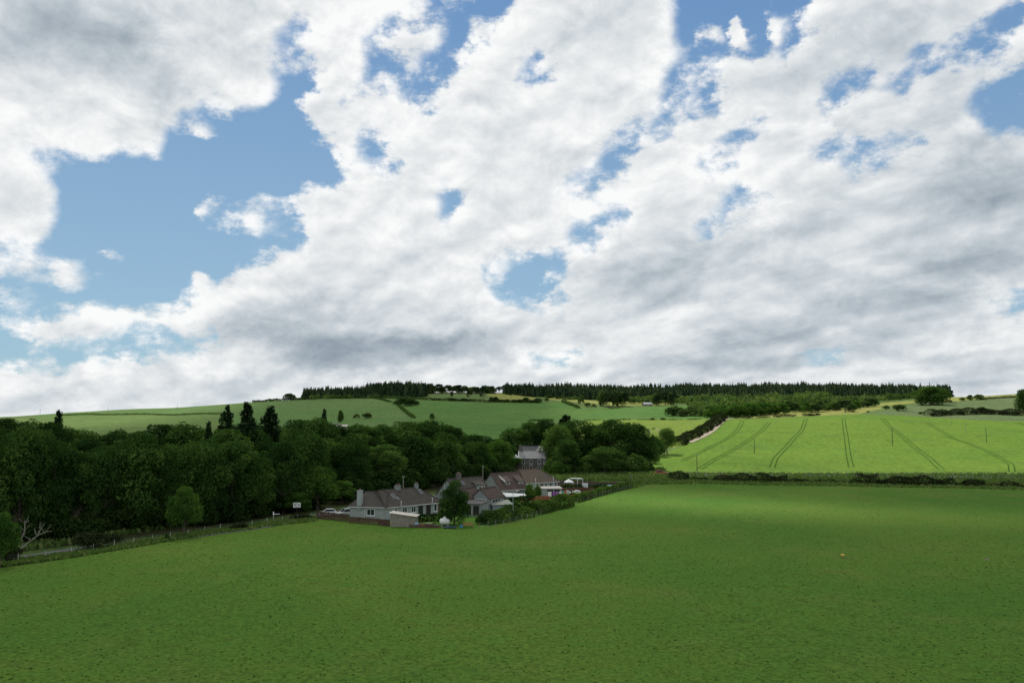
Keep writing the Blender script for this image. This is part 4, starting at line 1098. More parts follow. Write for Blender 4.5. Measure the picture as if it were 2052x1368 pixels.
for i in range(24):   # two blocks of dark pines before the forest
    if i < 14: px, py = g.uniform(1200, 1268), g.uniform(812, 817); lab, gr, h = 'dark tree in the left block of tall pines before the skyline forest', 'left block of pines on the hill', g.uniform(26, 33)
    else: px, py = g.uniform(1308, 1350), g.uniform(809, 813); lab, gr, h = 'dark tree in the right block of pines before the skyline forest', 'right block of pines on the hill', g.uniform(20, 27)
    ft(px, py, h, g.uniform(15, 22), lab, PINEK[i % 2] if i % 3 else DISTK[0], group=gr)
for i in range(11):
    px = [1352, 1362, 1372, 1384, 1396, 1410, 1380, 1368, 1400, 1420, 1345][i]
    ft(px, 832+(i % 3), g.uniform(14, 20), g.uniform(24, 32), 'dark round tree in the clump at the left foot of the hillside wood', group='dark clump left of the hillside wood')
for i in range(16):
    px = 1424+i*8.2
    ft(px, np.interp(px, [1420, 1480, 1550], [836, 835, 829.5]), g.uniform(17, 27), g.uniform(28, 40), 'bright green round tree in the row at the foot of the hillside wood', BRIGHTK[i % 2], group='bright trees at the foot of the hillside wood')
for i in range(20):
    px = 1556+i*10+g.uniform(-2, 2)
    ft(px, np.interp(px, [1550, 1640, 1760], [830, 825, 816])+g.uniform(-3, 1), g.uniform(14, 24) if px < 1650 else g.uniform(11, 19), g.uniform(20, 34), 'mid green round tree in the uneven row below the skyline forest, above the yellow strip', (BRIGHTK+DISTK)[i % 5], group='trees above the yellow strip')
ft(1694, 826, 24, 32, 'tree with bare lower stems standing before the row above the yellow strip', PINEK[0]); ft(1706, 826, 17, 22, 'smaller tree beside the one with bare lower stems')
ft(1806, 823, 13, 26, 'dark round tree alone on the crest above the crop field'); ft(1795, 821, 10, 14, 'small bush touching the lone round tree on the crest', cat='bush'); ft(1776, 820, 8, 14, 'small dark bush left of the lone round tree on the crest', cat='bush')
ft(1866, 811, 37, 66, 'very large dark round tree at the right end of the skyline forest', ROUNDK)
ft(1847, 811, 20, 24, 'lower tree leaning on the left of the very large round tree'); ft(1889, 806, 28, 30, 'tree on the right flank of the very large round tree')
ft(1928, 803, 7, 12, 'small round bush on the yellow strip near the right skyline', cat='bush'); ft(1945, 802, 11, 18, 'low wide tree on the yellow strip near the right skyline'); ft(1962, 801, 11, 20, 'pale low tree right of the wide one near the right skyline'); ft(1903, 806, 5, 12, 'tiny bush beside the very large round tree', cat='bush')
ft(2051, 826, 46, 32, 'tall dark tree cut by the right edge of the picture', ROUNDK)
for i, (px, py, h, w) in enumerate([(1870, 834, 7, 16), (1892, 832, 8, 14), (1925, 831, 7, 18), (1966, 829, 14, 24), (1950, 829, 7, 14), (1985, 829, 8, 20), (2010, 831, 8, 22), (2033, 832, 9, 22), (1845, 830, 5, 10)]):
    ft(px, py, h, w, 'tallest dark bush standing out of the long scrubby hedge on the right slope' if h > 12 else 'dark bush growing out of the long scrubby hedge on the right slope', SCRUBK[i % 2], 'bush', None if h > 12 else 'bushes in the long scrubby hedge')
for i, (px, py, h, w) in enumerate([(1500, 838, 3, 8), (1560, 836, 3, 8), (1625, 833.5, 5, 16), (1640, 832, 4, 12), (1740, 826, 3, 8), (1308, 841, 4, 10), (1328, 841, 4, 14), (1250, 841, 2.4, 5), (1262, 841, 2.4, 5)]):
    ft(px, py, h, w, 'tiny dark bush on a field edge on the far slope', SCRUBK[i % 2], 'bush', 'tiny bushes on the far field edges')

# ------------------------------------------------------------------ buildings
harl = simple('grey_harled_wall', (.22, .245, .25), .95, .10, 1.2, bump=.4, dirt=(.15, .165, .165))
harl2 = simple('pale_harled_wall', (.32, .35, .355), .95, .08, 1.2, bump=.4, dirt=(.23, .25, .25))
def tile_mat(name, c, c2, rows=3.2):
    m, t, b = new_mat(name)
    tc = N(t, 'ShaderNodeTexCoord').outputs['Object']
    sp = N(t, 'ShaderNodeSeparateXYZ'); t.links.new(tc, sp.inputs[0])
    f = NOISE(t, tc, .9, 6, .7)[0]; f2 = NOISE(t, tc, 5.0, 4, .7)[0]
    col = MIXC(t, SMOOTH(t, f, .38, .66), c+(1,), c2+(1,))
    col = MIXC(t, SMOOTH(t, f2, .3, .75, 0, .55), col, tuple(x*.55 for x in c)+(1,))
    w = M(t, 'FRACT', M(t, 'MULTIPLY', sp.outputs[2], rows*2))
    col = MIXC(t, SMOOTH(t, w, .78, .98, 0, .5), col, tuple(x*.35 for x in c)+(1,))
    t.links.new(col, b.inputs['Base Color']); b.inputs['Roughness'].default_value = .9; b.inputs['Specular IOR Level'].default_value = .15
    bp = N(t, 'ShaderNodeBump'); bp.inputs['Strength'].default_value = .6; bp.inputs['Distance'].default_value = .04
    t.links.new(w, bp.inputs['Height']); t.links.new(bp.outputs[0], b.inputs['Normal'])
    return m
tileA = tile_mat('weathered_brown_tiles', (.066, .062, .056), (.098, .085, .070))
tileR = tile_mat('red_brown_tiles', (.078, .062, .055), (.115, .078, .066))
tileD = tile_mat('lichen_brown_tiles', (.088, .077, .066), (.14, .10, .07))
slate = tile_mat('grey_slate', (.27, .27, .275), (.36, .355, .35))
stone_m, t_, b_ = new_mat('dark_rubble_stone')
tc_ = N(t_, 'ShaderNodeTexCoord').outputs['Object']
vr = N(t_, 'ShaderNodeTexVoronoi'); t_.links.new(VM(t_, 'MULTIPLY', tc_, (1.6, 1.6, 2.6)), vr.inputs['Vector']); vr.inputs['Scale'].default_value = 1.0
t_.links.new(MIXC(t_, vr.outputs['Color'], (.06, .062, .058, 1), (.17, .16, .145, 1)), b_.inputs['Base Color']); b_.inputs['Roughness'].default_value = .95
white_f = simple('white_frame_paint', (.78, .79, .78), .5, .05)
brown_f = simple('dark_stained_timber', (.11, .055, .035), .7, .2)
lead = simple('dull_grey_metal', (.34, .36, .38), .5, .1, metal=.3)
rust = simple('pale_corrugated_sheet', (.50, .47, .42), .6, .15, 1.5, dirt=(.33, .26, .2))
timber_g = simple('weathered_grey_timber', (.24, .22, .19), .9, .25, 2.5)
timber_b = simple('weathered_brown_timber', (.085, .050, .038), .9, .35, 2.5)
timber_r = simple('red_stained_timber', (.26, .055, .04), .8, .2, 2.5)
white_p = simple('white_plastic', (.68, .70, .71), .5, .05)
black_p = simple('black_rubber', (.02, .02, .022), .8, .1)
terra = simple('dull_clay_pot', (.20, .13, .10), .9, .15)
sand_st = simple('pale_dressed_stone', (.45, .42, .36), .9, .1)
glass_m, t_, b_ = new_mat('window_glass')
b_.inputs['Base Color'].default_value = (.02, .03, .035, 1); b_.inputs['Roughness'].default_value = .08; b_.inputs['Specular IOR Level'].default_value = .6

def win(root, x, z, w, h, side, wallpos, frame=white_f, sash=2, name='window', sill=True, arch=False):
    """window or glazed door proud of a wall. side: 'f' (y = wallpos, facing -y), 'l' (x = wallpos, facing -x), 'r', 'b'"""
    def T(u, d, zz):   # u along wall, d outward
        if side == 'f': return (u, wallpos-d, zz)
        if side == 'b': return (u, wallpos+d, zz)
        if side == 'l': return (wallpos-d, u, zz)
        return (wallpos+d, u, zz)
    def bx(mb, u0, u1, d0, d1, z0, z1):
        P = [T(u, d, zz) for zz in (z0, z1) for (u, d) in ((u0, d0), (u1, d0), (u1, d1), (u0, d1))]
        mb.poly(P, [(0,3,2,1),(4,5,6,7),(0,1,5,4),(1,2,6,5),(2,3,7,6),(3,0,4,7)])
    f = .09; mb = MB()
    bx(mb, x-w/2, x-w/2+f, -.05, .07, z, z+h); bx(mb, x+w/2-f, x+w/2, -.05, .07, z, z+h)
    bx(mb, x-w/2+f, x+w/2-f, -.05, .07, z+h-f, z+h); bx(mb, x-w/2+f, x+w/2-f, -.05, .07, z, z+f)
    for i in range(1, sash): bx(mb, x-w/2+w*i/sash-.035, x-w/2+w*i/sash+.035, -.04, .055, z+f, z+h-f)
    if sill: bx(mb, x-w/2-.1, x+w/2+.1, -.05, .14, z-.1, z)
    fr = mb.build(name, frame, root)
    g_ = MB(); bx(g_, x-w/2+f, x+w/2-f, -.06, .02, z+f, z+h-f); g_.build('pane', glass_m, fr)
    return fr
def door(root, x, z, w, h, side, wallpos, mat=brown_f):
    def T(u, d, zz):
        return {'f': (u, wallpos-d, zz), 'l': (wallpos-d, u, zz), 'r': (wallpos+d, u, zz)}[side]
    def bx(mb, u0, u1, d0, d1, z0, z1):
        P = [T(u, d, zz) for zz in (z0, z1) for (u, d) in ((u0, d0), (u1, d0), (u1, d1), (u0, d1))]
        mb.poly(P, [(0,3,2,1),(4,5,6,7),(0,1,5,4),(1,2,6,5),(2,3,7,6),(3,0,4,7)])
    mb = MB(); bx(mb, x-w/2, x+w/2, -.05, .04, z, z+h); bx(mb, x-w/2+.12, x+w/2-.12, .04, .06, z+.15, z+.9); bx(mb, x-w/2+.12, x+w/2-.12, .04, .06, z+1.05, z+h-.15)
    d = mb.build('door', mat, root)
    k = MB(); p = T(x+w/2-.12, .06, z+1.0); k.box(p[0]-.04, p[0]+.04, p[1]-.04, p[1]+.04, p[2]-.05, p[2]+.05); k.build('handle', lead, d)
def gable_roof(root, x0, x1, y0, y1, ze, zr, mat, ov=.35, th=.16, name='roof'):
    ym = (y0+y1)/2; k = (zr-ze)/(ym-y0); a0, a1 = y0-ov, y1+ov; ea = ze-k*ov
    pr = [(a0, ea), (ym, zr), (a1, ea), (a1, ea+th), (ym, zr+th*1.25), (a0, ea+th)]
    mb = MB(); n = len(pr); X0, X1 = x0-ov*.6, x1+ov*.6
    P = [(X0, y, z) for y, z in pr]+[(X1, y, z) for y, z in pr]
    mb.poly(P, [(0,5,4,1), (1,4,3,2), (6+0,6+1,6+4,6+5), (6+1,6+2,6+3,6+4)]+[(i, (i+1) % 6, 6+(i+1) % 6, 6+i) for i in range(6)])
    r = mb.build(name, mat, root)
    rg = MB(); rg.tube((X0, ym, zr+th*1.3), (X1, ym, zr+th*1.3), .13, n=6); rg.build('ridge_tiles', mat, r)
    return r
def hip_roof(root, x0, x1, y0, y1, ze, zr, h0, h1, mat, ov=.4, th=.14, name='roof'):
    ym = (y0+y1)/2; k = (zr-ze)/(ym-y0); e = ze-k*ov
    A = [(x0-ov, y0-ov), (x1+ov, y0-ov), (x1+ov, y1+ov), (x0-ov, y1+ov)]
    P = [(x, y, e) for x, y in A]+[(x, y, e+th) for x, y in A]+[(x0+h0, ym, zr+th), (x1-h1, ym, zr+th)]
    mb = MB(); mb.poly(P, [(3,2,1,0),(0,1,5,4),(1,2,6,5),(2,3,7,6),(3,0,4,7),(4,5,9,8),(6,7,8,9),(5,6,9),(7,4,8)])
    r = mb.build(name, mat, root)
    rg = MB(); z_ = zr+th
    rg.tube((x0+h0, ym, z_), (x1-h1, ym, z_), .13)
    for a, b in ((A[0], x0+h0), (A[3], x0+h0), (A[1], x1-h1), (A[2], x1-h1)): rg.tube((a[0], a[1], e+th), (b, ym, z_), .10)
    rg.build('ridge_tiles', mat, r)
    return r
def walls(root, x0, x1, y0, y1, ze, zr=None, mat=harl, name='wall'):
    mb = MB()
    if zr is None: mb.box(x0, x1, y0, y1, -.2, ze)
    else:
        ym = (y0+y1)/2; P = [(y0, -.2), (y1, -.2), (y1, ze), (ym, zr), (y0, ze)]
        mb.poly([(x0, y, z) for y, z in P]+[(x1, y, z) for y, z in P], [(0,4,3,2,1), (5,6,7,8,9)]+[(i, (i+1) % 5, 5+(i+1) % 5, 5+i) for i in range(5)])
    return mb.build(name, mat, root)
def chimney(root, x, y, z0, z1, w=.9, d=.55, pots=2, mat=harl, parent=None):
    mb = MB(); mb.box(x-w/2, x+w/2, y-d/2, y+d/2, z0, z1); mb.box(x-w/2-.07, x+w/2+.07, y-d/2-.07, y+d/2+.07, z1, z1+.12)
    c = mb.build('chimney', mat, parent or root)
    for i in range(pots):
        p = MB(); xx = x-w/2+w*(i+.5)/pots; p.lathe([(.13, z1+.12), (.11, z1+.5), (.14, z1+.55), (.1, z1+.56)], (xx, y, 0), 10)
        p.build('chimney_pot', terra, c)
    return c
def pipe(root, x, y, z0, z1, r=.05, mat=None, name='flue_pipe'):
    mb = MB(); mb.tube((x, y, z0), (x, y, z1), r, n=8); mb.tube((x, y, z1), (x, y, z1+.12), r*1.7, r*1.2, n=8); mb.build(name, mat or white_p, root)
def skylight(root, x, y, ze, y0, ym, zr, w, l):
    k = (zr-ze)/(ym-y0); n = math.hypot(1, k); up = np.array([0, 1/n, k/n]); nr = np.array([0, -k/n, 1/n])
    c = np.array([x, y, ze+k*(y-y0)])+nr*.17
    mb = MB(); mb.obox(c, np.array([w/2+.07, 0, 0]), up*(l/2+.07), nr*.05); s = mb.build('skylight', lead, root)
    g_ = MB(); g_.obox(c+nr*.04, np.array([w/2, 0, 0]), up*l/2, nr*.03); g_.build('pane', glass_m, s)
def gutter(root, x0, x1, y, z, mat=None):
    mb = MB(); mb.tube((x0, y, z), (x1, y, z), .06, n=6); mb.build('gutter', mat or white_p, root)
def gutter_x(root, x, y0, y1, z):
    mb = MB(); mb.tube((x, y0, z), (x, y1, z), .06, n=6); mb.build('gutter', white_p, root)

# A - long low cottage terrace: a front wing seen square on, and the row running back from it
A = empty('cottage', (-26.5, 170.0, 0), R(46))
tag(A, 'long low cottage with hipped brown roof, skylights and broad wall chimney at one end', 'cottage')
walls(A, 0, 15.6, 0, 8, 2.75, mat=harl2)
rA = hip_roof(A, 0, 15.6, 0, 8, 2.75, 5.7, 1.0, 4.2, tileA)
for x, w, h, z, s in ((1.6, 1.0, 1.0, 1.1, 1), (5.0, 1.3, 1.2, 1.0, 2), (7.4, 1.3, 1.3, .95, 2), (13.6, .9, 1.6, .7, 1)): win(A, x, z, w, h, 'f', 0, sash=s)
win(A, 9.4, .15, 1.3, 2.1, 'f', 0, brown_f, 1, 'patio_door', False); win(A, 11.6, .15, 1.3, 2.1, 'f', 0, brown_f, 2, 'patio_door', False)
win(A, 2.6, .9, .8, 1.25, 'f', 0, sash=1); door(A, 14.8, .05, .8, 2.1, 'f', 0, brown_f)
skylight(A, 3.6, 2.2, 2.75, 0, 4, 5.7, .8, 1.4); skylight(A, 4.3, 1.6, 2.75, 0, 4, 5.7, .4, .7); skylight(A, 11.6, 2.9, 2.75, 0, 4, 5.7, .6, 1.4)
chimney(A, 6.1, 4, 5.0, 6.4, 1.3, .6, 3, harl); chimney(A, 11.4, 4, 5.0, 6.5, .8, .55, 2, harl)
pipe(A, 3.9, -.15, 1.6, 3.6, .06); pipe(A, 12.6, -.15, 2.4, 3.6, .07)
gutter(A, -.3, 15.9, -.45, 2.50)
Wn = empty('cottage', (-34.4, 171.7, 0), R(-12.2))
# the wing belongs to the same building: its pieces are parts of A
Ainv = Matrix.Translation((-26.5, 170.0, 0)) @ Matrix.Rotation(R(46), 4, 'Z')
Wm = Matrix.Translation((-34.4, 171.7, 0)) @ Matrix.Rotation(R(-12.2), 4, 'Z')
walls(Wn, 0, 8.1, .02, 7.4, 2.78, mat=harl2)
hip_roof(Wn, 0, 8.1, 0, 7.4, 2.78, 5.35, 2.0, 1.2, tileA)
win(Wn, 4.7, .85, 1.75, 1.35, 'f', .02, sash=2)
chimney(Wn, 2.1, .25, 2.0, 5.9, 1.0, .9, 1, harl2); gutter(Wn, -.3, 8.0, -.42, 2.55); pipe(Wn, 3.35, -.06, 0, 2.5, .04, name='downpipe')
for o in list(Wn.children):
    o.parent = A; o.matrix_parent_inverse = Matrix.Identity(4); o.matrix_basis = Ainv.inverted() @ Wm @ o.matrix_basis
bpy.data.objects.remove(Wn)

# B - gabled cottage behind the garden tree
B = empty('cottage', (-12.65, 192.0, 0), R(45))
tag(B, 'gabled grey cottage with red roofed rear extension, half hidden by the garden tree', 'cottage')
walls(B, 0, 11, 0, 8.4, 2.8, 6.5, harl); gable_roof(B, 0, 11, 0, 8.4, 2.8, 6.5, tileA)
win(B, 4.3, 3.3, .9, 1.1, 'l', 0, sash=1); pipe(B, -.08, 5.2, 0, 5.4, .05, name='downpipe'); win(B, 6.6, 1.0, 1.2, 1.2, 'l', 0, sash=2)
chimney(B, 3.6, 4.2, 6.0, 7.6, 1.3, .6, 3, stone_m); skylight(B, 3.8, 3.0, 2.8, 0, 4.2, 6.5, .7, 1.0)
# dormer with sloping roof
mb = MB(); mb.poly([(7.0, 1.2, 3.7), (9.6, 1.2, 3.7), (9.6, 1.2, 4.9), (7.0, 1.2, 4.9), (7.0, 3.9, 5.9), (9.6, 3.9, 5.9), (7.0, 3.9, 3.9), (9.6, 3.9, 3.9)], [(0,1,2,3), (0,3,4,6), (1,7,5,2), (4,5,7,6), (0,6,7,1), (3,2,5,4)])
dm = mb.build('dormer', harl, B); mb = MB(); mb.obox((8.3, 2.5, 5.50), (1.55, 0, 0), (0, 1.5, .56), (0, -.03, .08)); mb.build('dormer_roof', tileA, dm)
win(B, 7.9, 3.85, .9, .9, 'f', 1.18, sash=1); win(B, 9.0, 3.85, .7, .9, 'f', 1.18, sash=1)
gutter(B, -.3, 11.2, -.40, 2.52)
for x in (2.0, 4.2): win(B, x, 1.0, 1.1, 1.2, 'f', 0)
# B's rear extension turned to the garden
def sub_block(parent_root, loc, rz):
    """temporary frame whose children are re-parented to the building they belong to"""
    e = empty('frame', loc, rz); return e
def adopt(tmp, root):
    Rm = Matrix.Translation(root.location) @ Matrix.Rotation(root.rotation_euler.z, 4, 'Z')
    Tm_ = Matrix.Translation(tmp.location) @ Matrix.Rotation(tmp.rotation_euler.z, 4, 'Z')
    for o in list(tmp.children):
        o.parent = root; o.matrix_basis = Rm.inverted() @ Tm_ @ o.matrix_basis
    bpy.data.objects.remove(tmp)
E = sub_block(B, (-5.4, 184.0, 0), R(-40))      # gable towards the camera side; local x is along its ridge away
# rotate so that local -x faces the camera
E.rotation_euler.z = R(58)
walls(E, 0, 6.5, -.1, 4.6, 3.2, 5.0, harl, 'extension_wall'); gable_roof(E, 0, 6.5, -.1, 4.6, 3.2, 5.0, tileR, .35, name='extension_roof')
win(E, 2.25, .9, 3.0, 2.0, 'l', 0, sash=3); win(E, 3.2, .9, 3.6, 1.9, 'f', -.1, sash=3)
adopt(E, B)
E = sub_block(B, (-10.6, 183.5, 0), R(58))
walls(E, 0, 6.5, 0, 4.4, 3.1, 4.9, harl, 'extension_wall'); gable_roof(E, 0, 6.5, 0, 4.4, 3.1, 4.9, tileR, .35, name='extension_roof')
win(E, 2.2, .8, 2.4, 2.0, 'l', 0, sash=2)
adopt(E, B)
E = sub_block(B, (-11.6, 179.2, 0), R(-22))
mb = MB(); mb.box(0, 5.0, 0, 4.5, -.2, 2.45); mb.build('porch_wall', harl, E)
mb = MB(); mb.poly([(-.3, -.4, 2.45), (5.3, -.4, 2.45), (5.3, 4.7, 2.75), (-.3, 4.7, 2.75), (-.3, -.4, 2.57), (5.3, -.4, 2.57), (5.3, 4.7, 2.87), (-.3, 4.7, 2.87)], [(3,2,1,0),(4,5,6,7),(0,1,5,4),(1,2,6,5),(2,3,7,6),(3,0,4,7)]); mb.build('porch_roof', simple('dark_roofing_felt', (.085, .08, .08), .95, .2), E)
win(E, 2.0, .1, 1.8, 2.0, 'f', 0, brown_f, 3, 'patio_door', False); win(E, 4.0, .1, 1.4, 2.0, 'f', 0, brown_f, 2, 'patio_door', False); pipe(E, 3.05, -.1, 0, 2.5, .06, name='downpipe')
adopt(E, B)

# C - gabled cottage in the middle of the row
C_ = empty('cottage', (-2.9, 210.1, 0), R(44))
tag(C_, 'gabled grey cottage with red brown roof and shallow dormer, middle of the row', 'cottage')
walls(C_, 0, 9.5, 0, 7.9, 2.75, 6.6, harl); gable_roof(C_, 0, 9.5, 0, 7.9, 2.75, 6.6, tileR)
door(C_, 4.4, .05, .95, 2.2, 'l', 0, simple('near_black_door', (.03, .035, .04), .6)); win(C_, 1.9, 1.0, .5, 1.1, 'l', 0, sash=1); win(C_, 6.4, 3.1, .5, 1.2, 'l', 0, sash=1)
pipe(C_, -.08, 6.0, 1.2, 4.6, .05, name='downpipe')
for x, w in ((1.7, 1.3), (4.0, 1.1), (8.2, .9)): win(C_, x, 1.0, w, 1.2, 'f', 0)
door(C_, 6.3, .1, .9, 2.0, 'f', 0, brown_f)
mb = MB(); mb.poly([(2.6, 1.1, 3.7), (4.6, 1.1, 3.7), (4.6, 1.1, 4.75), (2.6, 1.1, 4.75), (2.6, 3.75, 6.1), (4.6, 3.75, 6.1), (2.6, 3.75, 4.6), (4.6, 3.75, 4.6)], [(0,1,2,3), (0,3,4,6), (1,7,5,2), (4,5,7,6), (0,6,7,1), (3,2,5,4)])
dm = mb.build('dormer', harl, C_); mb = MB(); mb.obox((3.6, 2.35, 5.50), (1.25, 0, 0), (0, 1.5, .77), (0, -.04, .08)); mb.build('dormer_roof', tileR, dm); mb = MB(); mb.obox((2.33, 2.35, 5.50), (.05, 0, 0), (0, 1.5, .77), (0, -.07, .16)); mb.build('barge_board', white_f, dm)
win(C_, 3.6, 3.85, 1.2, .8, 'f', 1.08, sash=2)
mb = MB(); mb.poly([(7.2, .9, 3.5), (9.2, .9, 3.5), (9.2, .9, 4.5), (7.2, .9, 4.5), (7.2, 3.75, 6.1), (9.2, 3.75, 6.1), (7.2, 3.75, 4.6), (9.2, 3.75, 4.6)], [(0,1,2,3), (0,3,4,6), (1,7,5,2), (4,5,7,6), (0,6,7,1), (3,2,5,4)])
dm = mb.build('dormer', harl, C_); mb = MB(); mb.obox((8.2, 2.25, 5.38), (1.2, 0, 0), (0, 1.55, .87), (0, -.04, .08)); mb.build('dormer_roof', tileR, dm)
win(C_, 8.2, 3.6, 1.1, .8, 'f', .88, sash=2); gutter(C_, -.3, 9.8, -.40, 2.47)

# D - hipped cottage at the far end of the row
D_ = empty('cottage', (3.95, 233.6, 0), R(42))
tag(D_, 'cottage with lichen brown hipped roof at the far end of the row by the farmhouse', 'cottage')
walls(D_, 0, 13.2, 0, 8.4, 2.75, mat=harl2); hip_roof(D_, 0, 13.2, 0, 8.4, 2.75, 6.2, 1.2, 4.2, tileD)
for x, w, s in ((1.2, .8, 1), (2.6, .7, 1), (4.6, .9, 1), (8.2, 1.0, 2), (10.2, .9, 1), (12.3, .8, 1)): win(D_, x, .9, w, 1.4, 'f', 0, sash=s)
door(D_, 6.5, .05, .9, 2.1, 'f', 0, brown_f); pipe(D_, 3.8, -.15, .4, 3.9, .07); pipe(D_, 11.2, -.15, .4, 3.9, .07); gutter(D_, -.3, 13.5, -.45, 2.42)
win(D_, 4.4, 1.0, 1.3, 1.2, 'l', 0)

# E - stone farmhouse
F_ = empty('farmhouse', (2.7, 320.0, 0), R(-5))
tag(F_, 'two storey dark stone farmhouse with grey slate roof among the trees behind the cottages', 'farmhouse')
walls(F_, 0, 10.8, 0, 7, 5.6, 8.3, stone_m); gable_roof(F_, 0, 10.8, 0, 7, 5.6, 8.3, slate, .2)
for x in (1.9, 4.9, 8.1, 10.2):
    win(F_, x, 3.5, .95 if x < 10 else .6, 1.6, 'f', 0, white_f, 1)
    if x not in (4.9,): win(F_, x, .9, .95 if x < 10 else .6, 1.6, 'f', 0, white_f, 1)
mb = MB(); mb.box(4.2, 4.4, -.12, 0, 0, 2.5); mb.box(5.4, 5.6, -.12, 0, 0, 2.5); mb.box(4.2, 5.6, -.12, 0, 2.5, 2.75); mb.build('door_surround', sand_st, F_); door(F_, 4.9, 0, 1.0, 2.3, 'f', 0, simple('black_door', (.02, .02, .02), .5))
chimney(F_, .5, 3.5, 7.3, 10.3, 1.5, .8, 3, stone_m); chimney(F_, 10.3, 3.5, 7.3, 10.3, 1.5, .8, 3, stone_m)
E = sub_block(F_, (3.4, 328.0, 0), R(-5)); walls(E, 0, 7.0, 0, 6, 7.4, 9.9, stone_m, 'rear_wing_wall'); gable_roof(E, 0, 7, 0, 6, 7.4, 9.9, tile_mat('dark_slate', (.09, .095, .10), (.13, .135, .14)), .2, name='rear_wing_roof'); adopt(E, F_)
E = sub_block(F_, (9.8, 327.5, 0), R(-5)); walls(E, 0, 3.8, 0, 6, 7.5, 9.9, stone_m, 'rear_wing_wall'); gable_roof(E, 0, 3.8, 0, 6, 7.5, 9.9, tile_mat('pale_slate', (.32, .31, .29), (.38, .37, .35)), .15, name='rear_wing_roof'); adopt(E, F_)
E = sub_block(F_, (.1, 319.0, 0), R(-5))
mb = MB(); mb.box(0, 2.5, 0, 5, -.2, 4.2); mb.build('side_wing_wall', stone_m, E)
mb = MB(); mb.poly([(-.3, -.5, 4.2), (2.6, -.5, 4.2), (2.6, 5, 5.6), (-.3, 5, 5.6), (-.3, -.5, 4.35), (2.6, -.5, 4.35), (2.6, 5, 5.75), (-.3, 5, 5.75)], [(3,2,1,0),(4,5,6,7),(0,1,5,4),(1,2,6,5),(2,3,7,6),(3,0,4,7)]); mb.build('side_wing_roof', slate, E)
mb = MB(); P = [(.2, 4.3), (2.0, 4.3), (2.0, 6.0), (1.1, 7.0), (.2, 6.0)]; mb.prism(P, .6, 4.5); dm = mb.build('dormer', simple('white_painted_wall', (.66, .69, .71), .8, .06), E)
win(E, 1.1, 4.7, .9, 1.2, 'f', .58, simple('grey_blue_frame', (.32, .38, .42), .6), 2)
adopt(E, F_)
mb = MB(); mb.tube((-.25, -.3, 5.55), (-.25, 3.5, 8.5), .12, n=5); mb.build('barge_board', white_f, F_)

# farm building and lodge far off
def far_house(px, py, w, d, h, hr, rz, lab, mat=white_f, rmat=slate, name='farm_building'):
    x, y, z = hit(px, py); r = empty(name, (x, y, z-.3), rz); tag(r, lab, 'building')
    walls(r, -w/2, w/2, -d/2, d/2, h, hr, mat); gable_roof(r, -w/2, w/2, -d/2, d/2, h, hr, rmat, .2, .12)
    for k in (-.28, .28): win(r, w*k, h*.3, w*.12, h*.45, 'f', -d/2, black_p, 1, sill=False)
white_w = simple('whitewashed_wall', (.75, .76, .74), .8, .06)
def far_b(px, Y, z0, w, d, h, hr, rz, lab, **k):
    x, y, z = at(px, Y); r = empty('farm_building', (x, y, z0 if z0 is not None else z-.2), rz); tag(r, lab, 'building')
    walls(r, -w/2, w/2, -d/2, d/2, h, hr, k.get('mat', white_w)); gable_roof(r, -w/2, w/2, -d/2, d/2, h, hr, k.get('rmat', slate), .2, .12)
    for q in (-.28, .28): win(r, w*q, h*.3, w*.12, h*.45, 'f', -d/2, lead, 1, sill=False)
far_b(686, 520, 12.2, 7.5, 6, 3.4, 5.2, R(20), 'pale farm building with grey roof just showing over the wood below the hill fields', rmat=rust)
far_b(672, 532, 13.5, 5, 5, 3.4, 4.8, R(20), 'small white outbuilding left of the pale farm building over the wood')
far_house(1297, 813, 12, 7, 2.6, 4.6, R(15), 'long low grey roofed shed between the two pine blocks on the hill', mat=timber_g, rmat=lead)
far_house(1740, 806, 9, 7, 3.6, 6.4, R(-10), 'small white lodge at the foot of the skyline forest', mat=white_w, rmat=slate)

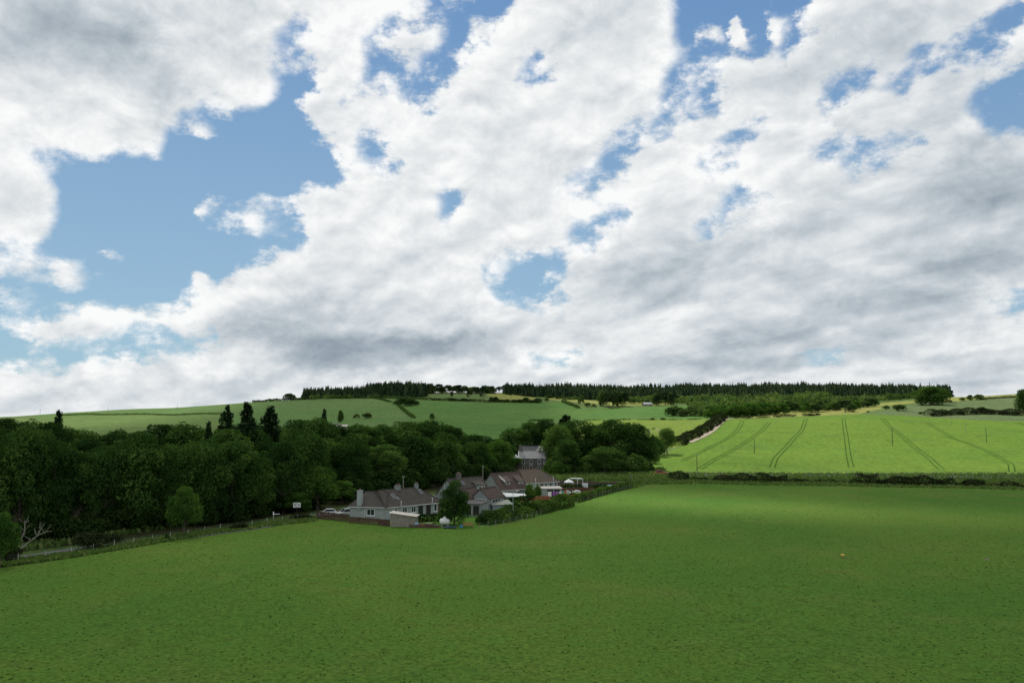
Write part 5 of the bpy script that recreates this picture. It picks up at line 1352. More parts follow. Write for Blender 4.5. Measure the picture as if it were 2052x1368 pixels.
# ------------------------------------------------------------------ garden buildings and furniture
def gl(px, Y, z=0): 
    x, y, zz = at(px, Y); return (x, y, zz+z)
def shed(px, Y, rz, w, d, h0, h1, label, wall_mat, roof_mat, name='shed', doorm=None, ov=.3):
    """mono pitch shed: h0 at the front (-y), h1 at the back"""
    x, y, z = at(px, Y); r = empty(name, (x, y, z), rz); tag(r, label, 'shed')
    mb = MB(); mb.poly([(0,0,-.1),(w,0,-.1),(w,d,-.1),(0,d,-.1),(0,0,h0),(w,0,h0 if not isinstance(h1, tuple) else h1[0]),(w,d,h1 if not isinstance(h1, tuple) else h1[1]),(0,d,h1 if not isinstance(h1, tuple) else h1[2])], [(0,3,2,1),(4,5,6,7),(0,1,5,4),(1,2,6,5),(2,3,7,6),(3,0,4,7)])
    # board lines
    for i in range(int(w/.3)): mb.box(i*.3+.12, i*.3+.15, -.03, 0, 0, min(h0, h1[0] if isinstance(h1, tuple) else h0)-.05)
    mb.build('wall', wall_mat, r)
    hz = (h0, h1[0], h1[1], h1[2]) if isinstance(h1, tuple) else (h0, h0, h1, h1)
    mb = MB(); A_ = [(-ov, -ov), (w+ov, -ov), (w+ov, d+ov), (-ov, d+ov)]
    P = [(a[0], a[1], q+.02) for a, q in zip(A_, hz)]+[(a[0], a[1], q+.10) for a, q in zip(A_, hz)]
    mb.poly(P, [(3,2,1,0),(4,5,6,7),(0,1,5,4),(1,2,6,5),(2,3,7,6),(3,0,4,7)])
    n = int((w+2*ov)/.35)
    for i in range(n):   # corrugations
        f0 = i/n+.2/n; xx = -ov+(w+2*ov)*f0
        za = hz[0]+(hz[1]-hz[0])*f0; zb = hz[3]+(hz[2]-hz[3])*f0
        mb.tube((xx, -ov, za+.11), (xx, d+ov, zb+.11), .05, n=5)
    mb.build('roof', roof_mat, r)
    if doorm: door(r, w*.7, 0, .85, 1.9, 'f', 0, doorm)
    return r
shed(785.5, 160.5, R(-4), 5.0, 3.0, 2.65, (1.95, 1.95, 2.65), 'weathered timber shed with sloping pale corrugated roof, at the field edge before the long cottage', timber_g, rust)
shed(988, 184, R(20), 4.6, 3.2, 1.7, 2.4, 'low grey garden shed with single sloping roof beside the red roofed extension', simple('blue_grey_boards', (.25, .28, .33), .9, .15, 3), simple('grey_felt_roof', (.28, .30, .26), .9, .15), doorm=timber_b)
r = shed(1084, 218, R(10), 5.6, 3.0, 2.3, 2.6, 'open fronted garden shelter with pale flat roof behind the clothes line', simple('grey_green_boards', (.32, .36, .34), .9, .1), simple('pale_felt_roof', (.28, .27, .255), .9, .1), name='garden_shelter')
mb = MB(); mb.box(1.6, 5.2, -.06, 0, 0, 2.05); mb.build('shade_panel', simple('interior_shade_paint', (.02, .018, .018), 1.0), r)  # solid dark panel painting the shade inside an open front
mb = MB(); mb.tube((3.4, -.12, 0), (3.4, -.12, 2.2), .05); mb.build('post', white_p, r)
# white awning on posts
r = empty('awning', gl(1011, 200), R(14)); tag(r, 'white sloping awning on thin posts behind the garden lamp post', 'awning')
mb = MB(); mb.poly([(-.2, 0, 2.0), (6.0, 0, 1.9), (6.0, 3.4, 2.25), (-.2, 3.4, 2.7), (-.2, 0, 2.06), (6.0, 0, 1.96), (6.0, 3.4, 2.31), (-.2, 3.4, 2.76)], [(3,2,1,0),(4,5,6,7),(0,1,5,4),(1,2,6,5),(2,3,7,6),(3,0,4,7)]); mb.build('canopy', simple('greyed_white_canvas', (.46, .49, .50), .8, .1), r)
for x in (0, 5.8):
    for y in (.1, 3.3): mb = MB(); mb.tube((x, y, 0), (x, y, 2.0), .04); mb.build('post', lead, r)
# gazebo and pergola at the far garden
def gazebo(px, Y, w, label):
    r = empty('gazebo', gl(px, Y), R(15)); tag(r, label, 'gazebo')
    h = w/2; mb = MB(); mb.poly([(-h,-h,2.1),(h,-h,2.1),(h,h,2.1),(-h,h,2.1),(0,0,3.0),(-h,-h,1.9),(h,-h,1.9),(h,h,1.9),(-h,h,1.9)], [(0,1,4),(1,2,4),(2,3,4),(3,0,4),(5,6,1,0),(6,7,2,1),(7,8,3,2),(8,5,0,3)]); mb.build('canopy', white_p, r)
    for x in (-1, 1):
        for y in (-1, 1): mb = MB(); mb.tube((x*h*.95, y*h*.95, 0), (x*h*.95, y*h*.95, 2.1), .05); mb.build('post', white_p, r)
gazebo(1139, 245, 2.4, 'white pyramid roofed gazebo, the smaller of the two white shelters in the far garden')
r = empty('pergola', gl(1154, 252), R(12)); tag(r, 'white flat roofed pergola on posts right of the small white gazebo', 'pergola')
mb = MB(); mb.poly([(-1.8,-1.2,2.7),(1.8,-1.2,2.5),(1.8,1.2,2.5),(-1.8,1.2,2.7),(-1.8,-1.2,2.8),(1.8,-1.2,2.6),(1.8,1.2,2.6),(-1.8,1.2,2.8)], [(3,2,1,0),(4,5,6,7),(0,1,5,4),(1,2,6,5),(2,3,7,6),(3,0,4,7)]); mb.build('roof', white_p, r)
for x in (-1.7, 0, 1.7): mb = MB(); mb.box(x-.06, x+.06, -1.2, -1.08, 0, 2.55); mb.build('post', white_p, r)
# pool
r = empty('paddling_pool', gl(1216, 250), R(10)); tag(r, 'long turquoise pool cover behind the trimmed hedge at the far garden corner', 'pool')
mb = MB(); mb.lathe([(2.6, -.05), (2.7, .6), (2.55, .72), (2.3, .66)], n=24); o = mb.build('pool_wall', simple('grey_blue_liner', (.35, .42, .45), .6), r); o.scale = (1.0, .6, 1)
mb = MB(); mb.lathe([(2.45, .66), (1.2, .74), (.1, .76)], n=24); o = mb.build('cover', simple('turquoise_cover', (.12, .55, .47), .5, .12), r); o.scale = (1.0, .6, 1)
# fences
def board_fence(pts, h, label, mat, group=None, pitch=1.8, rails=3, posts=True, boards=True, tall=0, vertical=False):
    """pts world; posts and rails with gaps, as parts"""
    o0 = pts[0]; r = empty('garden_fence', (o0[0], o0[1], gz(o0[0], o0[1]))); tag(r, label, 'fence', group)
    P = np.array(pts)[:, :2]; L = np.concatenate([[0], np.cumsum(np.hypot(*np.diff(P, axis=0).T))]); n = max(1, int(L[-1]/pitch))
    S = np.linspace(0, L[-1], n+1); X = np.interp(S, L, P[:, 0])-o0[0]; Y = np.interp(S, L, P[:, 1])-o0[1]
    Z = gz(X+o0[0], Y+o0[1])-r.location.z
    gg = random.Random(int(abs(o0[0]*10)))
    for i in range(n+1):
        mb = MB(); mb.box(X[i]-.06, X[i]+.06, Y[i]-.06, Y[i]+.06, Z[i]-.2, Z[i]+h+.1); mb.build('post', mat, r)
    for i in range(n):
        a = np.array([X[i], Y[i], Z[i]]); b = np.array([X[i+1], Y[i+1], Z[i+1]]); d = (b-a)/np.linalg.norm(b-a); nr = np.array([-d[1], d[0], 0])
        mb = MB()
        if vertical:
            k = int(np.linalg.norm(b-a)/.16)
            for q in range(k):
                hh = h*gg.uniform(.88, 1.0); c = a+d*(q+.5)*.16+nr*-.04; mb.obox(c+np.array([0, 0, hh/2+.03]), d*.07, nr*.012, np.array([0, 0, hh/2]))
        else:
            for q in range(rails):
                z = h*(q+.6)/rails; c = (a+b)/2+np.array([0, 0, z+gg.uniform(-.03, .03)])-nr*.05; mb.obox(c, d*np.linalg.norm(b-a)*.495, nr*.015, np.array([0, 0, h/rails*.43]))
        mb.build('boards', mat, r)
    return r
board_fence([gl(640, 173), gl(672, 169.5), gl(702, 167)], 1.55, 'dark brown slatted fence screening the two white cars', timber_b, rails=6)
board_fence([gl(704, 165.5), gl(738, 164), gl(762, 163)], 1.25, 'brown fence of horizontal boards under the window of the long cottage', timber_b, rails=5)
board_fence([gl(762, 162.5), gl(784, 161)], 1.35, 'brown picket fence joining the weathered shed', timber_b, vertical=True)
board_fence([gl(824, 159.5), gl(860, 158.5), gl(885, 158.3)], .55, 'low broken plank edging between the weathered shed and the white tank', timber_b, rails=2)
board_fence([gl(1043, 207), gl(1075, 210), gl(1100, 212)], 1.0, 'red stained garden fence left of the clothes line', timber_r, rails=5)
board_fence([gl(1084, 209), gl(1130, 214), gl(1150, 221)], .6, 'low dark red fence below the washing', timber_r, rails=4)
board_fence([gl(1118, 232), gl(1160, 237), gl(1190, 236)], 1.2, 'dark fence behind the white garden chairs', brown_f, rails=5)
# wire fence posts
def wire_fence(pts, pitch, h, label, group=None, mat=timber_g, wires=4, r_=.06):
    o0 = pts[0]; r = empty('wire_fence', (o0[0], o0[1], gz(o0[0], o0[1]))); tag(r, label, 'fence', group)
    P = np.array([p[:2] for p in pts]); L = np.concatenate([[0], np.cumsum(np.hypot(*np.diff(P, axis=0).T))]); n = int(L[-1]/pitch)
    S = np.linspace(0, L[-1], n+1); X = np.interp(S, L, P[:, 0])-o0[0]; Y = np.interp(S, L, P[:, 1])-o0[1]; Z = gz(X+o0[0], Y+o0[1])-r.location.z
    gg = random.Random(5); top = []
    for i in range(n+1):
        mb = MB(); lx, ly = gg.uniform(-.08, .08), gg.uniform(-.05, .05); hh = h*gg.uniform(.92, 1.1)
        mb.tube((X[i], Y[i], Z[i]-.2), (X[i]+lx, Y[i]+ly, Z[i]+hh), r_, r_*.9, 6)
        if i < 100: mb.build('post', mat, r)
        top.append((X[i]+lx, Y[i]+ly))
    for w_ in range(wires):
        mb = MB()
        for i in range(n): mb.tube((*top[i], Z[i]+h*(w_+1)/(wires+.3)), (*top[i+1], Z[i+1]+h*(w_+1)/(wires+.3)), .008, n=3, cap=False)
        mb.build('wire', lead, r)
    return r
pale_post = simple('silvered_post', (.38, .37, .33), .9, .2)
def eg(px, dy=0): 
    y = float(np.interp(px, [e[0] for e in EDGE], [e[1] for e in EDGE]))+dy
    x_, y_ = 21*FPX/(y-840)*(px-1026)/FPX/1.0035, 21*FPX/(y-840); return (x_, y_, gz(x_, y_))
wire_fence([eg(p, -6) for p in (-60, 40, 150, 250, 350, 450, 550, 630)], 3.6, 1.15, 'long post and wire fence with pale posts between the road verge and the near field', mat=pale_post)
wire_fence([eg(p, -1) for p in (962, 1010, 1060, 1110, 1160, 1210, 1263)], 2.6, 1.25, 'post and wire fence along the garden hedges at the edge of the near field', mat=timber_g, r_=.05)
wire_fence([hit(p, y)[:2]+(0,) for p, y in ((1325, 949), (1450, 949.5), (1600, 950), (1750, 951), (1900, 952), (2052, 953), (2130, 954))], 3.4, 1.2, 'post and wire fence along the bottom of the crop field', mat=timber_g)
# garden hedges
hedge('garden_hedge', [gl(968, 163.5), gl(985, 165), gl(1008, 168), gl(1026, 171)], 3.4, 3.1, 'tall rough hedge left of the garden lamp post, behind the wire fence', seed=41, leaf=.42, dens=30, lump=.2)
hedge('garden_hedge', [gl(1032, 172), gl(1048, 174.5), gl(1062, 177)], 2.6, 1.7, 'short low hedge just right of the foot of the garden lamp post', seed=42, leaf=.4, dens=30)
hedge('garden_hedge', [gl(1066, 180), gl(1085, 184), gl(1110, 190), gl(1134, 197)], 4.2, 2.8, 'broad light topped hedge in the middle of the garden edge', seed=43, leaf=.45, dens=30, lump=.18)
hedge('garden_hedge', [gl(1150, 204), gl(1180, 216), gl(1215, 231), gl(1262, 252)], 1.8, 1.9, 'narrow trimmed hedge running to the far corner of the gardens', seed=44, leaf=.36, dens=36, lump=.08)
hedge('garden_hedge', [gl(1120, 209), gl(1150, 210), gl(1178, 216)], 1.2, .9, 'low yellow green hedge behind the dark pointed bush', L_LIGHT, seed=45, leaf=.34, dens=36, lump=.08)
hedge('garden_hedge', [gl(990, 190), gl(1030, 192), gl(1066, 196)], 2.4, 2.5, 'dark clipped hedge below the white awning', L_SHADE_DARK, seed=46, leaf=.4, dens=34, lump=.08)
hedge('garden_hedge', [gl(832, 167.5), gl(855, 169), gl(880, 170)], 1.6, 1.5, 'dark square clipped hedge before the patio doors of the long cottage', L_SHADE_DARK, seed=47, leaf=.36, dens=36, lump=.06)
hedge('garden_hedge', [gl(1115, 236), gl(1160, 240), gl(1215, 245)], 1.8, 1.7, 'dark hedge behind the white gazebo', L_SHADE_DARK, seed=48, leaf=.4, dens=30, lump=.2)
tree(BUSHK[0], 1061, 968, 213, 26, 'round dark shrub on the small lawn between the two farthest cottages', 'bush')
tree(BUSHK[0], 1077, 972, 216, 20, 'smaller dark shrub on the small lawn left of the garden shelter', 'bush')
# gas tank
r = empty('gas_tank', gl(893, 161.5), R(15)); tag(r, 'rounded pale gas tank on short legs left of the garden tree', 'tank')
mb = MB(); mb.lathe([(.05, -1.05), (.38, -.98), (.6, -.75), (.66, -.4), (.66, .4), (.6, .75), (.38, .98), (.05, 1.05)], (0, 0, .95), 18, 'x'); mb.build('vessel', simple('pale_tank_paint', (.66, .68, .66), .5, .08), r, smooth=True)
mb = MB(); mb.lathe([(.28, 0), (.28, .3), (.2, .36)], (0, 0, 1.52), 14); mb.build('valve_cover', white_p, r)
for x in (-.6, .6): mb = MB(); mb.box(x-.08, x+.08, -.4, .4, -.05, .45); mb.build('leg', lead, r)
# bench, planters, barrels
def bench(px, Y, rz, label, mat, name='bench', w=1.6):
    r = empty(name, gl(px, Y), rz); tag(r, label, 'bench')
    mb = MB(); [mb.box(-w/2, w/2, -.25+i*.13, -.14+i*.13, .42, .46) for i in range(4)]; mb.build('seat', mat, r)
    mb = MB(); [mb.box(-w/2, w/2, .27, .30, .55+i*.15, .66+i*.15) for i in range(3)]; mb.build('backrest', mat, r)
    for x in (-w/2+.05, w/2-.05):
        for y in (-.2, .26): mb = MB(); mb.box(x-.04, x+.04, y-.04, y+.04, 0, .42 if y < 0 else .98); mb.build('leg', mat, r)
bench(939, 159.2, R(4), 'brown wooden bench on the bright lawn right of the garden tree', simple('orange_brown_timber', (.30, .17, .07), .8, .2), w=2.0)
def planter(px, Y, w, d, h, label, mat, fill, group=None):
    r = empty('planter', gl(px, Y), R(random.uniform(-15, 15))); tag(r, label, 'planter', group)
    mb = MB(); t_ = .06
    mb.box(-w/2, w/2, -d/2, -d/2+t_, 0, h); mb.box(-w/2, w/2, d/2-t_, d/2, 0, h); mb.box(-w/2, -w/2+t_, -d/2+t_, d/2-t_, 0, h); mb.box(w/2-t_, w/2, -d/2+t_, d/2-t_, 0, h); mb.box(-w/2+t_, w/2-t_, -d/2+t_, d/2-t_, .02, h*.8); mb.build('box', mat, r)
    g_ = np.random.default_rng(int(px)); n = 120; C = np.stack([g_.uniform(-w*.4, w*.4, n), g_.uniform(-d*.35, d*.35, n), h*.85+g_.random(n)*.35], 1)
    V, F = leaf_quads(C, np.tile([[0, 0, 1.]], (n, 1)), .16, g_); link(bpy.data.objects.new('plants', mesh_np('plants', V, F, fill, tint=g_.random(n))), r)
L_FLOW = leaf_mat('red_flower_mix', (.05, .10, .03), (.30, .05, .05), (.55, .35, .30), .2, .2)
L_WFLOW = leaf_mat('white_flower_mix', (.05, .10, .03), (.55, .55, .50), (.8, .8, .78), .2, .2)
planter(846, 160.5, 1.8, .9, .5, 'brick coloured planter with reddish plants left of the white tank', terra, L_FLOW)
planter(862, 160.3, 1.6, .8, .6, 'brown timber planter just left of the white tank', timber_b, L_WFLOW)
planter(873, 161, .9, .7, .5, 'small dark planter touching the white tank', timber_g, L_BROAD)
def drum(px, Y, r0, h, label, mat, cat='barrel'):
    r = empty('barrel', gl(px, Y)); tag(r, label, cat)
    mb = MB(); mb.lathe([(r0*.9, 0), (r0, h*.3), (r0, h*.7), (r0*.92, h), (r0*.7, h+.01)], n=16); mb.build('body', mat, r, smooth=True)
    mb = MB(); mb.lathe([(r0*.96, h+.02), (r0*.96, h+.06), (r0*.3, h+.1)], n=16); mb.build('lid', mat, r)
drum(837, 160.5, .45, .8, 'pale blue barrel right of the weathered shed', simple('pale_blue_plastic', (.22, .36, .50), .5, .08))
drum(926, 158.6, .35, .5, 'blue tub at the foot of the garden tree', simple('blue_plastic', (.04, .20, .30), .5, .08))
drum(823, 162, .25, .7, 'dark bin beside the weathered shed', black_p)
r = empty('tarpaulin_roll', gl(903, 157.9), R(3)); tag(r, 'dark blue rolled tarpaulin lying at the field edge under the garden tree', 'tarpaulin')
mb = MB(); mb.lathe([(.05, -1.3), (.2, -1.25), (.22, 0), (.19, 1.25), (.05, 1.3)], (0, 0, .2), 12, 'x'); mb.build('roll', simple('dark_blue_tarp', (.025, .05, .09), .6, .2), r)
# white furniture in the far garden
def chair(px, Y, rz, label, mat, group):
    r = empty('garden_chair', gl(px, Y), rz); tag(r, label, 'chair', group)
    mb = MB(); mb.box(-.28, .28, -.28, .26, .40, .45); mb.build('seat', mat, r); mb = MB(); mb.box(-.28, .28, .26, .31, .45, .95); mb.build('backrest', mat, r)
    for x in (-.25, .25):
        for y in (-.24, .24): mb = MB(); mb.box(x-.025, x+.025, y-.025, y+.025, 0, .4); mb.build('leg', mat, r)
        mb = MB(); mb.box(x-.03, x+.03, -.26, .26, .62, .66); mb.build('arm', mat, r)
for i, (px, Y) in enumerate([(1136, 229), (1142, 226), (1148, 230), (1153, 226.5), (1160, 229), (1133, 224)]):
    chair(px, Y, R(40*i), 'white plastic garden chair among others below the white gazebo', white_p, 'white garden chairs below the gazebo')
r = empty('garden_table', gl(1155, 231)); tag(r, 'white round garden table among the white chairs', 'table')
mb = MB(); mb.lathe([(.75, .70), (.75, .75), (.1, .76)], n=18); mb.build('tabletop', white_p, r); mb = MB(); mb.tube((0, 0, 0), (0, 0, .7), .06); mb.build('leg', white_p, r)
# screen (white trampoline net / board) right of the pergola
r = empty('notice_board', gl(1171, 240), R(8)); tag(r, 'pale square panel on two posts right of the white pergola', 'panel')
mb = MB(); mb.box(-.9, .9, -.03, .03, .9, 2.2); mb.build('panel', simple('pale_blue_grey_panel', (.55, .60, .62), .6), r)
for x in (-.85, .85): mb = MB(); mb.box(x-.04, x+.04, .03, .1, 0, 2.3); mb.build('post', timber_g, r)
# clothes line with washing
r = empty('clothes_line', gl(1096, 214)); tag(r, 'clothes line with two posts above the low dark red fence', 'clothes line')
p1 = Vector((6.2, 3.0, 0))
for p in (Vector((0, 0, 0)), p1): mb = MB(); mb.tube(p, p+Vector((0, 0, 2.0)), .04); mb.build('post', lead, r)
mb = MB(); mb.tube((0, 0, 1.95), p1*.5+Vector((0, 0, 1.8)), .012, n=4); mb.tube(p1*.5+Vector((0, 0, 1.8)), p1+Vector((0, 0, 1.95)), .012, n=4); mb.build('line', white_p, r)
for f, w, h, c, nm, lab in [(.10, 1.1, 1.3, (.75, .74, .73), 'sheet', 'white sheet hanging at the left of the clothes line'), (.29, .9, 1.35, (.28, .10, .36), 'towel', 'purple towel on the clothes line beside the white sheet'), (.43, .7, 1.2, (.36, .16, .42), 'towel', 'mauve towel second from the white sheet on the clothes line'),
      (.58, .6, .8, (.70, .72, .74), 'shirt', 'white shirt on the clothes line right of the purple towels'), (.70, .55, .8, (.15, .42, .42), 'shirt', 'teal shirt on the clothes line'), (.82, .5, .9, (.60, .12, .08), 'shirt', 'red shirt on the clothes line'), (.93, .5, .9, (.45, .46, .52), 'shirt', 'grey shirt at the right end of the clothes line')]:
    b0 = Vector(r.location)+p1*f; d = p1.normalized(); nr = Vector((-d.y, d.x, 0)); mb = MB(); k = 7
    sag = 1.93-.13*math.sin(math.pi*f)
    P = []
    for i in range(k):
        for z_ in (0, -h): 
            q_ = d*(-w/2+w*i/(k-1))*(1 if z_ == 0 else .92)+nr*(.05*math.sin(i*1.9)*(1.6 if z_ else 1)); P.append((q_.x, q_.y, sag+z_))
    P2 = [(x+nr.x*.02, y+nr.y*.02, z) for x, y, z in P]; n0 = len(P)
    fc = [(2*i, 2*i+2, 2*i+3, 2*i+1) for i in range(k-1)]+[(n0+2*i+1, n0+2*i+3, n0+2*i+2, n0+2*i) for i in range(k-1)]
    mb.poly(P+P2, fc+[(0, 1, n0+1, n0), (2*k-1, 2*k-2, n0+2*k-2, n0+2*k-1)])
    if nm == 'shirt':
        for s_ in (-1, 1): mb.obox((d.x*s_*(w/2+.1), d.y*s_*(w/2+.1), sag-.18), tuple(d*.14), tuple(nr*.015), (0, 0, .12))
    tag(mb.build(nm, simple(nm+'_cloth_%d' % int(f*100), c, .9, .12), loc=(b0.x, b0.y, r.location.z)), lab, 'washing', 'washing on the clothes line')
# flowering shrubs
for px, Y, h, w, k, lab in [(1115, 226, 1.4, 14, 0, 'white flowering shrub left of the white garden chairs'), (1127, 213, 1.2, 10, 0, 'white flowering shrub above the right end of the washing'), (1172, 216, 1.0, 16, 1, 'dark bush before the far garden lawn')]:
    gg = Kind('flowering_shrub', 1.5, 1.2, crown(int(px), 900, 1.2, 1.5, 0, shape='dome', lobes=12, leaf=.16), L_WFLOW if k == 0 else L_BROAD, .1, .2, parts=False)
    tree(gg, px, 0, Y, 1, lab, 'shrub') if False else gg.place(*gl(px, Y)[:2], h, w*Y/FPX, lab, 'shrub')

# ------------------------------------------------------------------ poles, lamp, signs
pole_m = simple('dark_creosoted_pole', (.07, .065, .055), .95, .2)
pole_l = simple('weathered_pale_pole', (.26, .24, .21), .95, .15)
def pole(px, py, top, label, mat=None, r0=.15, arm=0, group=None, Y=None, insul=True):
    x, y, z = hit(px, py) if Y is None else at(px, Y)
    h = (py-top)*y/FPX if Y is None else htop(px, top, Y)
    r = empty('utility_pole', (x, y, z)); tag(r, label, 'pole', group)
    mb = MB(); mb.tube((0, 0, -.3), (0, 0, h), r0, r0*.7, 8); mb.build('shaft', mat or pole_m, r)
    if arm:
        mb = MB(); mb.box(-arm/2, arm/2, -.06, .06, h-.5, h-.36); mb.build('crossarm', mat or pole_m, r)
    if insul:
        for q in ((-.35, .35) if not arm else (-arm/2+.1, 0, arm/2-.1)):
            mb = MB(); mb.lathe([(.05, 0), (.06, .1), (.03, .16)], (q if arm else q*.5, 0, h-.36 if arm else h-.2), 8); mb.build('insulator', white_p, r)
pole(1397, 948, 912, 'wooden pole at the lower left of the crop field', group=None)
pole(1512, 909, 878, 'wooden pole in the left half of the crop field', r0=.17)
pole(1789, 893, 855, 'wooden pole standing near the middle right of the crop field', r0=.19)
pole(1977, 887, 856, 'wooden pole in the right part of the crop field', r0=.17)
pole(1936, 869, 846, 'thin pole high in the crop field near the scrubby hedge', pole_l, r0=.13)
pole(1907, 850, 839, 'tiny pole at the top right edge of the crop field', pole_l, r0=.13)
pole(1262, 973, 952, 'dark pole at the far corner of the garden hedge', Y=258)
pole(1182, 0, 962, 'brown pole standing in the far garden before the dark hedge', timber_b, r0=.09, Y=210, insul=False)
pole(810, 0, 954, 'slim pale pole rising behind the roof of the long cottage', pole_l, r0=.11, Y=192)
pole(968, 0, 933, 'slim pale pole between the two gabled cottages', pole_l, r0=.11, Y=214)
for px, py, top, lab in [(80, 833, 819, 'distant pole on the left skyline, nearest the picture edge'), (216, 826, 815, 'distant pole on the left skyline, second from the picture edge'), (355, 820, 812, 'distant pole on the left skyline, third from the picture edge'), (1622-1100, 807, 803, 'short white post on the skyline hedge left of the plantation')]:
    pole(px, py, top, lab, pole_l, r0=.22, arm=1.6, insul=False)
r = empty('street_lamp', gl(1028, 169)); tag(r, 'thin grey garden lamp post with pale head standing at the hedge gap', 'lamp post')
mb = MB(); mb.tube((0, 0, -.2), (0, 0, 5.9), .08, .05, 8); mb.build('post', lead, r); mb = MB(); mb.tube((0, 0, 5.85), (.75, 0, 6.15), .035, n=6); mb.build('arm', lead, r)
mb = MB(); mb.obox((.95, 0, 6.15), (.32, 0, .03), (0, .13, 0), (0, 0, .07)); mb.build('lamp_head', white_p, r, bevel=.02)
# signs
r = empty('road_sign', gl(600, 175.5), R(6)); tag(r, 'large white rectangular sign with dark marks on two posts by the road', 'sign')
mb = MB(); mb.box(-.78, .78, -.03, .03, 2.05, 3.05); mb.build('panel', white_f, r)
for x in (-.55, .55): mb = MB(); mb.tube((x, .06, -.2), (x, .06, 2.95), .045); mb.build('post', black_p, r)
mb = MB()
for (a, b_, z0, z1) in [(-.6, .25, 2.75, 2.88), (-.65, -.1, 2.48, 2.60), (-.55, .4, 2.22, 2.33)]: mb.box(a, b_, -.045, -.03, z0, z1)
mb.box(.3, .6, -.045, -.03, 2.42, 2.66); mb.box(.38, .52, -.045, -.03, 2.70, 2.90); mb.build('lettering', simple('blue_black_paint', (.04, .06, .10), .6), r)
r = empty('road_sign', gl(554, 171), R(12)); tag(r, 'small white name plate on a post at the road verge, left of the large sign', 'sign')
mb = MB(); mb.box(-.12, .12, -.02, .02, .9, 1.6); mb.box(.12, 1.25, -.02, .02, 1.05, 1.18); mb.build('plate', white_f, r); mb = MB(); mb.tube((0, .05, -.2), (0, .05, 1.5), .04); mb.build('post', white_f, r)

# ------------------------------------------------------------------ cars
tyre_m = black_p
def car(loc, rz, label, paint, hatch=True, name='parked_car', Lc=4.1, Hc=1.48, Wc=1.72):
    r = empty(name, loc, rz); tag(r, label, 'car')
    l = Lc/2
    # side profile x, z and half width at that height; lofted over stations across the width
    lower = [(-l, .35), (-l*.98, .62), (-l*.93, .86), (-l*.45, .96), (l*.82, .98), (l*.98, .82), (l, .4), (l*.9, .24), (-l*.9, .22)]
    def loft(prof, ws):
        mb = MB(); n = len(prof); P = []
        for f, k in ws:
            cx0 = sum(p[0] for p in prof)/n; cz0 = sum(p[1] for p in prof)/n
            P += [((x-cx0)*k+cx0, Wc/2*f, (z-cz0)*(k*.6+.4)+cz0) for x, z in prof]
        m = len(ws); F = [tuple(range(n)), tuple(range((m-1)*n+n-1, (m-1)*n-1, -1))]
        for j in range(m-1): F += [(j*n+i, (j+1)*n+i, (j+1)*n+(i+1) % n, j*n+(i+1) % n) for i in range(n)]
        mb.poly(P, F); return mb
    loft(lower, [(-1, .95), (-.93, .99), (-.6, 1), (.6, 1), (.93, .99), (1, .95)]).build('body', paint, r, bevel=.03, smooth=False)
    if hatch: cab = [(-l*.48, .95), (-l*.12, Hc-.05), (l*.1, Hc), (l*.62, Hc-.06), (l*.90, .97)]
    else: cab = [(-l*.50, .95), (-l*.18, Hc-.04), (l*.1, Hc), (l*.42, Hc-.05), (l*.80, .97)]
    loft(cab, [(-.84, .86), (-.80, .95), (.80, .95), (.84, .86)]).build('glasshouse', glass_m, r)
    mb = MB(); mb.poly([(-l*.14, -Wc*.36, Hc-.03), (l*.58, -Wc*.36, Hc-.03), (l*.58, Wc*.36, Hc-.03), (-l*.14, Wc*.36, Hc-.03), (-l*.10, -Wc*.33, Hc+.03), (l*.54, -Wc*.33, Hc+.02), (l*.54, Wc*.33, Hc+.02), (-l*.10, Wc*.33, Hc+.03)], [(3,2,1,0),(4,5,6,7),(0,1,5,4),(1,2,6,5),(2,3,7,6),(3,0,4,7)])
    mb.build('roof', paint, r)
    for s in (-1, 1):
        mb = MB()
        for (x0, z0), (x1, z1) in (((-l*.47, .95), (-l*.13, Hc-.02)), ((l*.14, .95), (l*.16, Hc-.02)), ((l*.87, .97), (l*.60, Hc-.04))): mb.tube((x0, s*Wc*.415, z0), (x1, s*Wc*.38, z1), .035, n=5)
        mb.build('pillars', paint, r)
        for x in (-l*.62, l*.62):
            mb = MB(); mb.tube((x, s*(Wc/2-.2), .31), (x, s*(Wc/2+.01), .31), .31, n=18); w_ = mb.build('wheel', tyre_m, r)
            mb = MB(); mb.tube((x, s*(Wc/2), .31), (x, s*(Wc/2+.02), .31), .19, n=12); mb.build('rim', lead, w_)
        mb = MB(); mb.obox((-l*.95, s*Wc*.34, .72), (.08, 0, .02), (0, .17, 0), (0, 0, .08)); mb.build('headlight', white_p, r)
        mb = MB(); mb.obox((l*.955, s*Wc*.38, .80), (.06, 0, 0), (0, .12, 0), (0, 0, .12)); mb.build('tail_light', simple('red_lens', (.35, .02, .02), .3), r)
        mb = MB(); mb.obox((-l*.38, s*(Wc/2+.06), 1.02), (.06, 0, 0), (0, .09, 0), (0, 0, .06)); mb.build('wing_mirror', paint, r)
    return r
def paint(name, c):
    m, t, b = new_mat(name); b.inputs['Base Color'].default_value = c+(1,); b.inputs['Roughness'].default_value = .3; b.inputs['Coat Weight'].default_value = .6
    return m
car(gl(661, 178), R(14), 'white hatchback parked behind the brown slatted fence at the road bend', paint('white_car_paint', (.70, .71, .72)))
car(gl(697, 177), R(34), 'silver white estate car parked against the left end of the long cottage', paint('silver_car_paint', (.60, .63, .64)), Lc=4.5, Hc=1.62, Wc=1.8)
car(gl(1322, 303), R(178), 'red car on the far road at the corner of the crop field', paint('red_car_paint', (.42, .035, .06)), Lc=4.6)
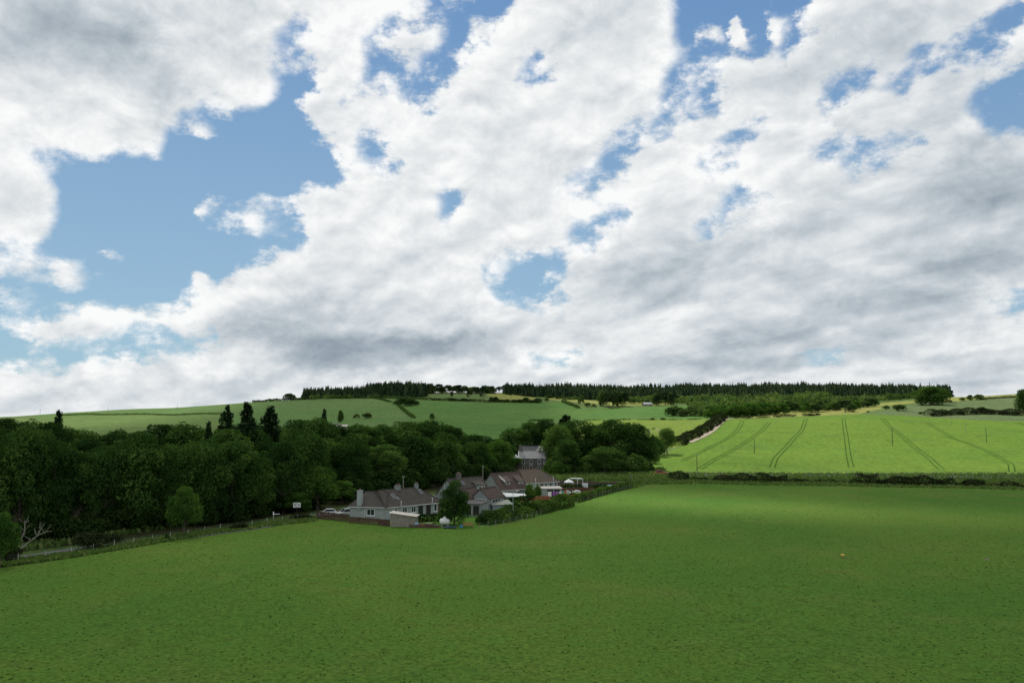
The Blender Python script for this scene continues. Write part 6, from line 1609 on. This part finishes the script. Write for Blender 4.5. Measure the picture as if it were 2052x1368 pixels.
# near field: yellow feed tub and other small things
r = empty('feed_tub', gl(1677, 124.6)); tag(r, 'small yellow feed tub on short legs alone in the near field', 'tub')
mb = MB(); mb.lathe([(.16, .12), (.24, .15), (.27, .42), (.29, .45), (.25, .46), (.2, .40)], n=16); mb.build('tub', simple('yellow_plastic', (.75, .50, .10), .5, .06), r, smooth=True)
for i in range(3):
    t__ = i*2.09; mb = MB(); mb.tube((.2*math.cos(t__), .2*math.sin(t__), .2), (.27*math.cos(t__), .27*math.sin(t__), 0), .02, n=5); mb.build('leg', lead, r)
mb = MB(); gg = random.Random(3)
mb.tube((-1.8, 0, .15), (-.6, .1, .3), .06, .10); mb.tube((-.6, .1, .3), (1.6, 0, .25), .11, .13, 8); mb.tube((.2, 0, .28), (-.6, .2, .65), .06, .03); mb.tube((1.0, 0, .3), (2.6, .2, .2), .1, .04)
x, y, z = hit(1994, 973); tag(mb.build('fallen_log', bark_pale, loc=(x, y, z)), 'pale fallen log lying in the field margin near the right edge', 'log')
mb = MB(); gg = random.Random(8)
P = []; 
for i in range(9): P.append((.45*math.cos(i*.698)*gg.uniform(.7, 1.2), .3*math.sin(i*.698)*gg.uniform(.7, 1.2), -.05))
Q = [(x_*.75, y_*.75, .14+gg.uniform(-.03, .03)) for x_, y_, z_ in P]
mb.poly(P+Q, [tuple(range(8, -1, -1)), tuple(range(9, 18))]+[(i, (i+1) % 9, 9+(i+1) % 9, 9+i) for i in range(9)])
x, y, z = hit(1978, 1122); tag(mb.build('pale_stone', simple('pale_stone_surface', (.20, .185, .15), .95, .2, spec=.05), loc=(x, y, z)), 'flat pale stone in the near field towards the right edge', 'stone')
# cattle on the hay field
def cow(px, py, rz, label, coat):
    x, y, z = hit(px, py); r = empty('cow', (x, y, z), rz); tag(r, label, 'cow', None)
    me = bpy.data.meshes.new('body')
    vs = [(0,0,1.05), (.55,0,1.12), (.85,0,1.2), (1.15,0,1.38), (1.45,0,1.42), (1.72,0,1.25), (-.5,0,1.08), (-.82,0,1.12), (-.98,0,.95), (-1.02,0,.5)]
    es = [(0,1),(1,2),(2,3),(3,4),(4,5),(0,6),(6,7),(7,8),(8,9)]; rad = [.40,.38,.28,.2,.17,.11,.38,.28,.05,.03]
    for sx, bx_ in ((.62, 1), (-.72, 7)):
        for s in (-1, 1):
            b0 = len(vs); vs += [(sx, s*.2, .72), (sx+(.02 if sx > 0 else -.06), s*.2, .42), (sx, s*.2, .05)]; es += [(bx_, b0), (b0, b0+1), (b0+1, b0+2)]; rad += [.14, .08, .07]
    for s in (-1, 1): b0 = len(vs); vs.append((1.36, s*.28, 1.5)); es.append((4, b0)); rad.append(.05)
    me.from_pydata(vs, es, []); me.materials.append(coat)
    o = link(bpy.data.objects.new('body', me), r)
    sk = o.modifiers.new('skin', 'SKIN')
    if not me.skin_vertices:
        import bmesh
        bm = bmesh.new(); bm.from_mesh(me); bm.verts.layers.skin.verify(); bm.to_mesh(me); bm.free()
    for i, v in enumerate(me.skin_vertices[0].data): v.radius = (rad[i], rad[i]); v.use_root = (i == 0)
    o.modifiers.new('sub', 'SUBSURF').levels = 1
    return r
wc = simple('cream_coat', (.62, .58, .50), .9, .08); bc = simple('black_coat', (.02, .02, .02), .9, .1)
cow(1301, 866, R(170), 'cream cow standing on the hay field left of the black cow', wc)
cow(1309, 861, R(10), 'black cow standing on the hay field between two cream cows', bc)
cow(1319, 864, R(200), 'cream cow standing on the hay field right of the black cow', wc)
cow(1283, 864, R(60), 'cream cow on the hay field furthest left of the cattle', wc)
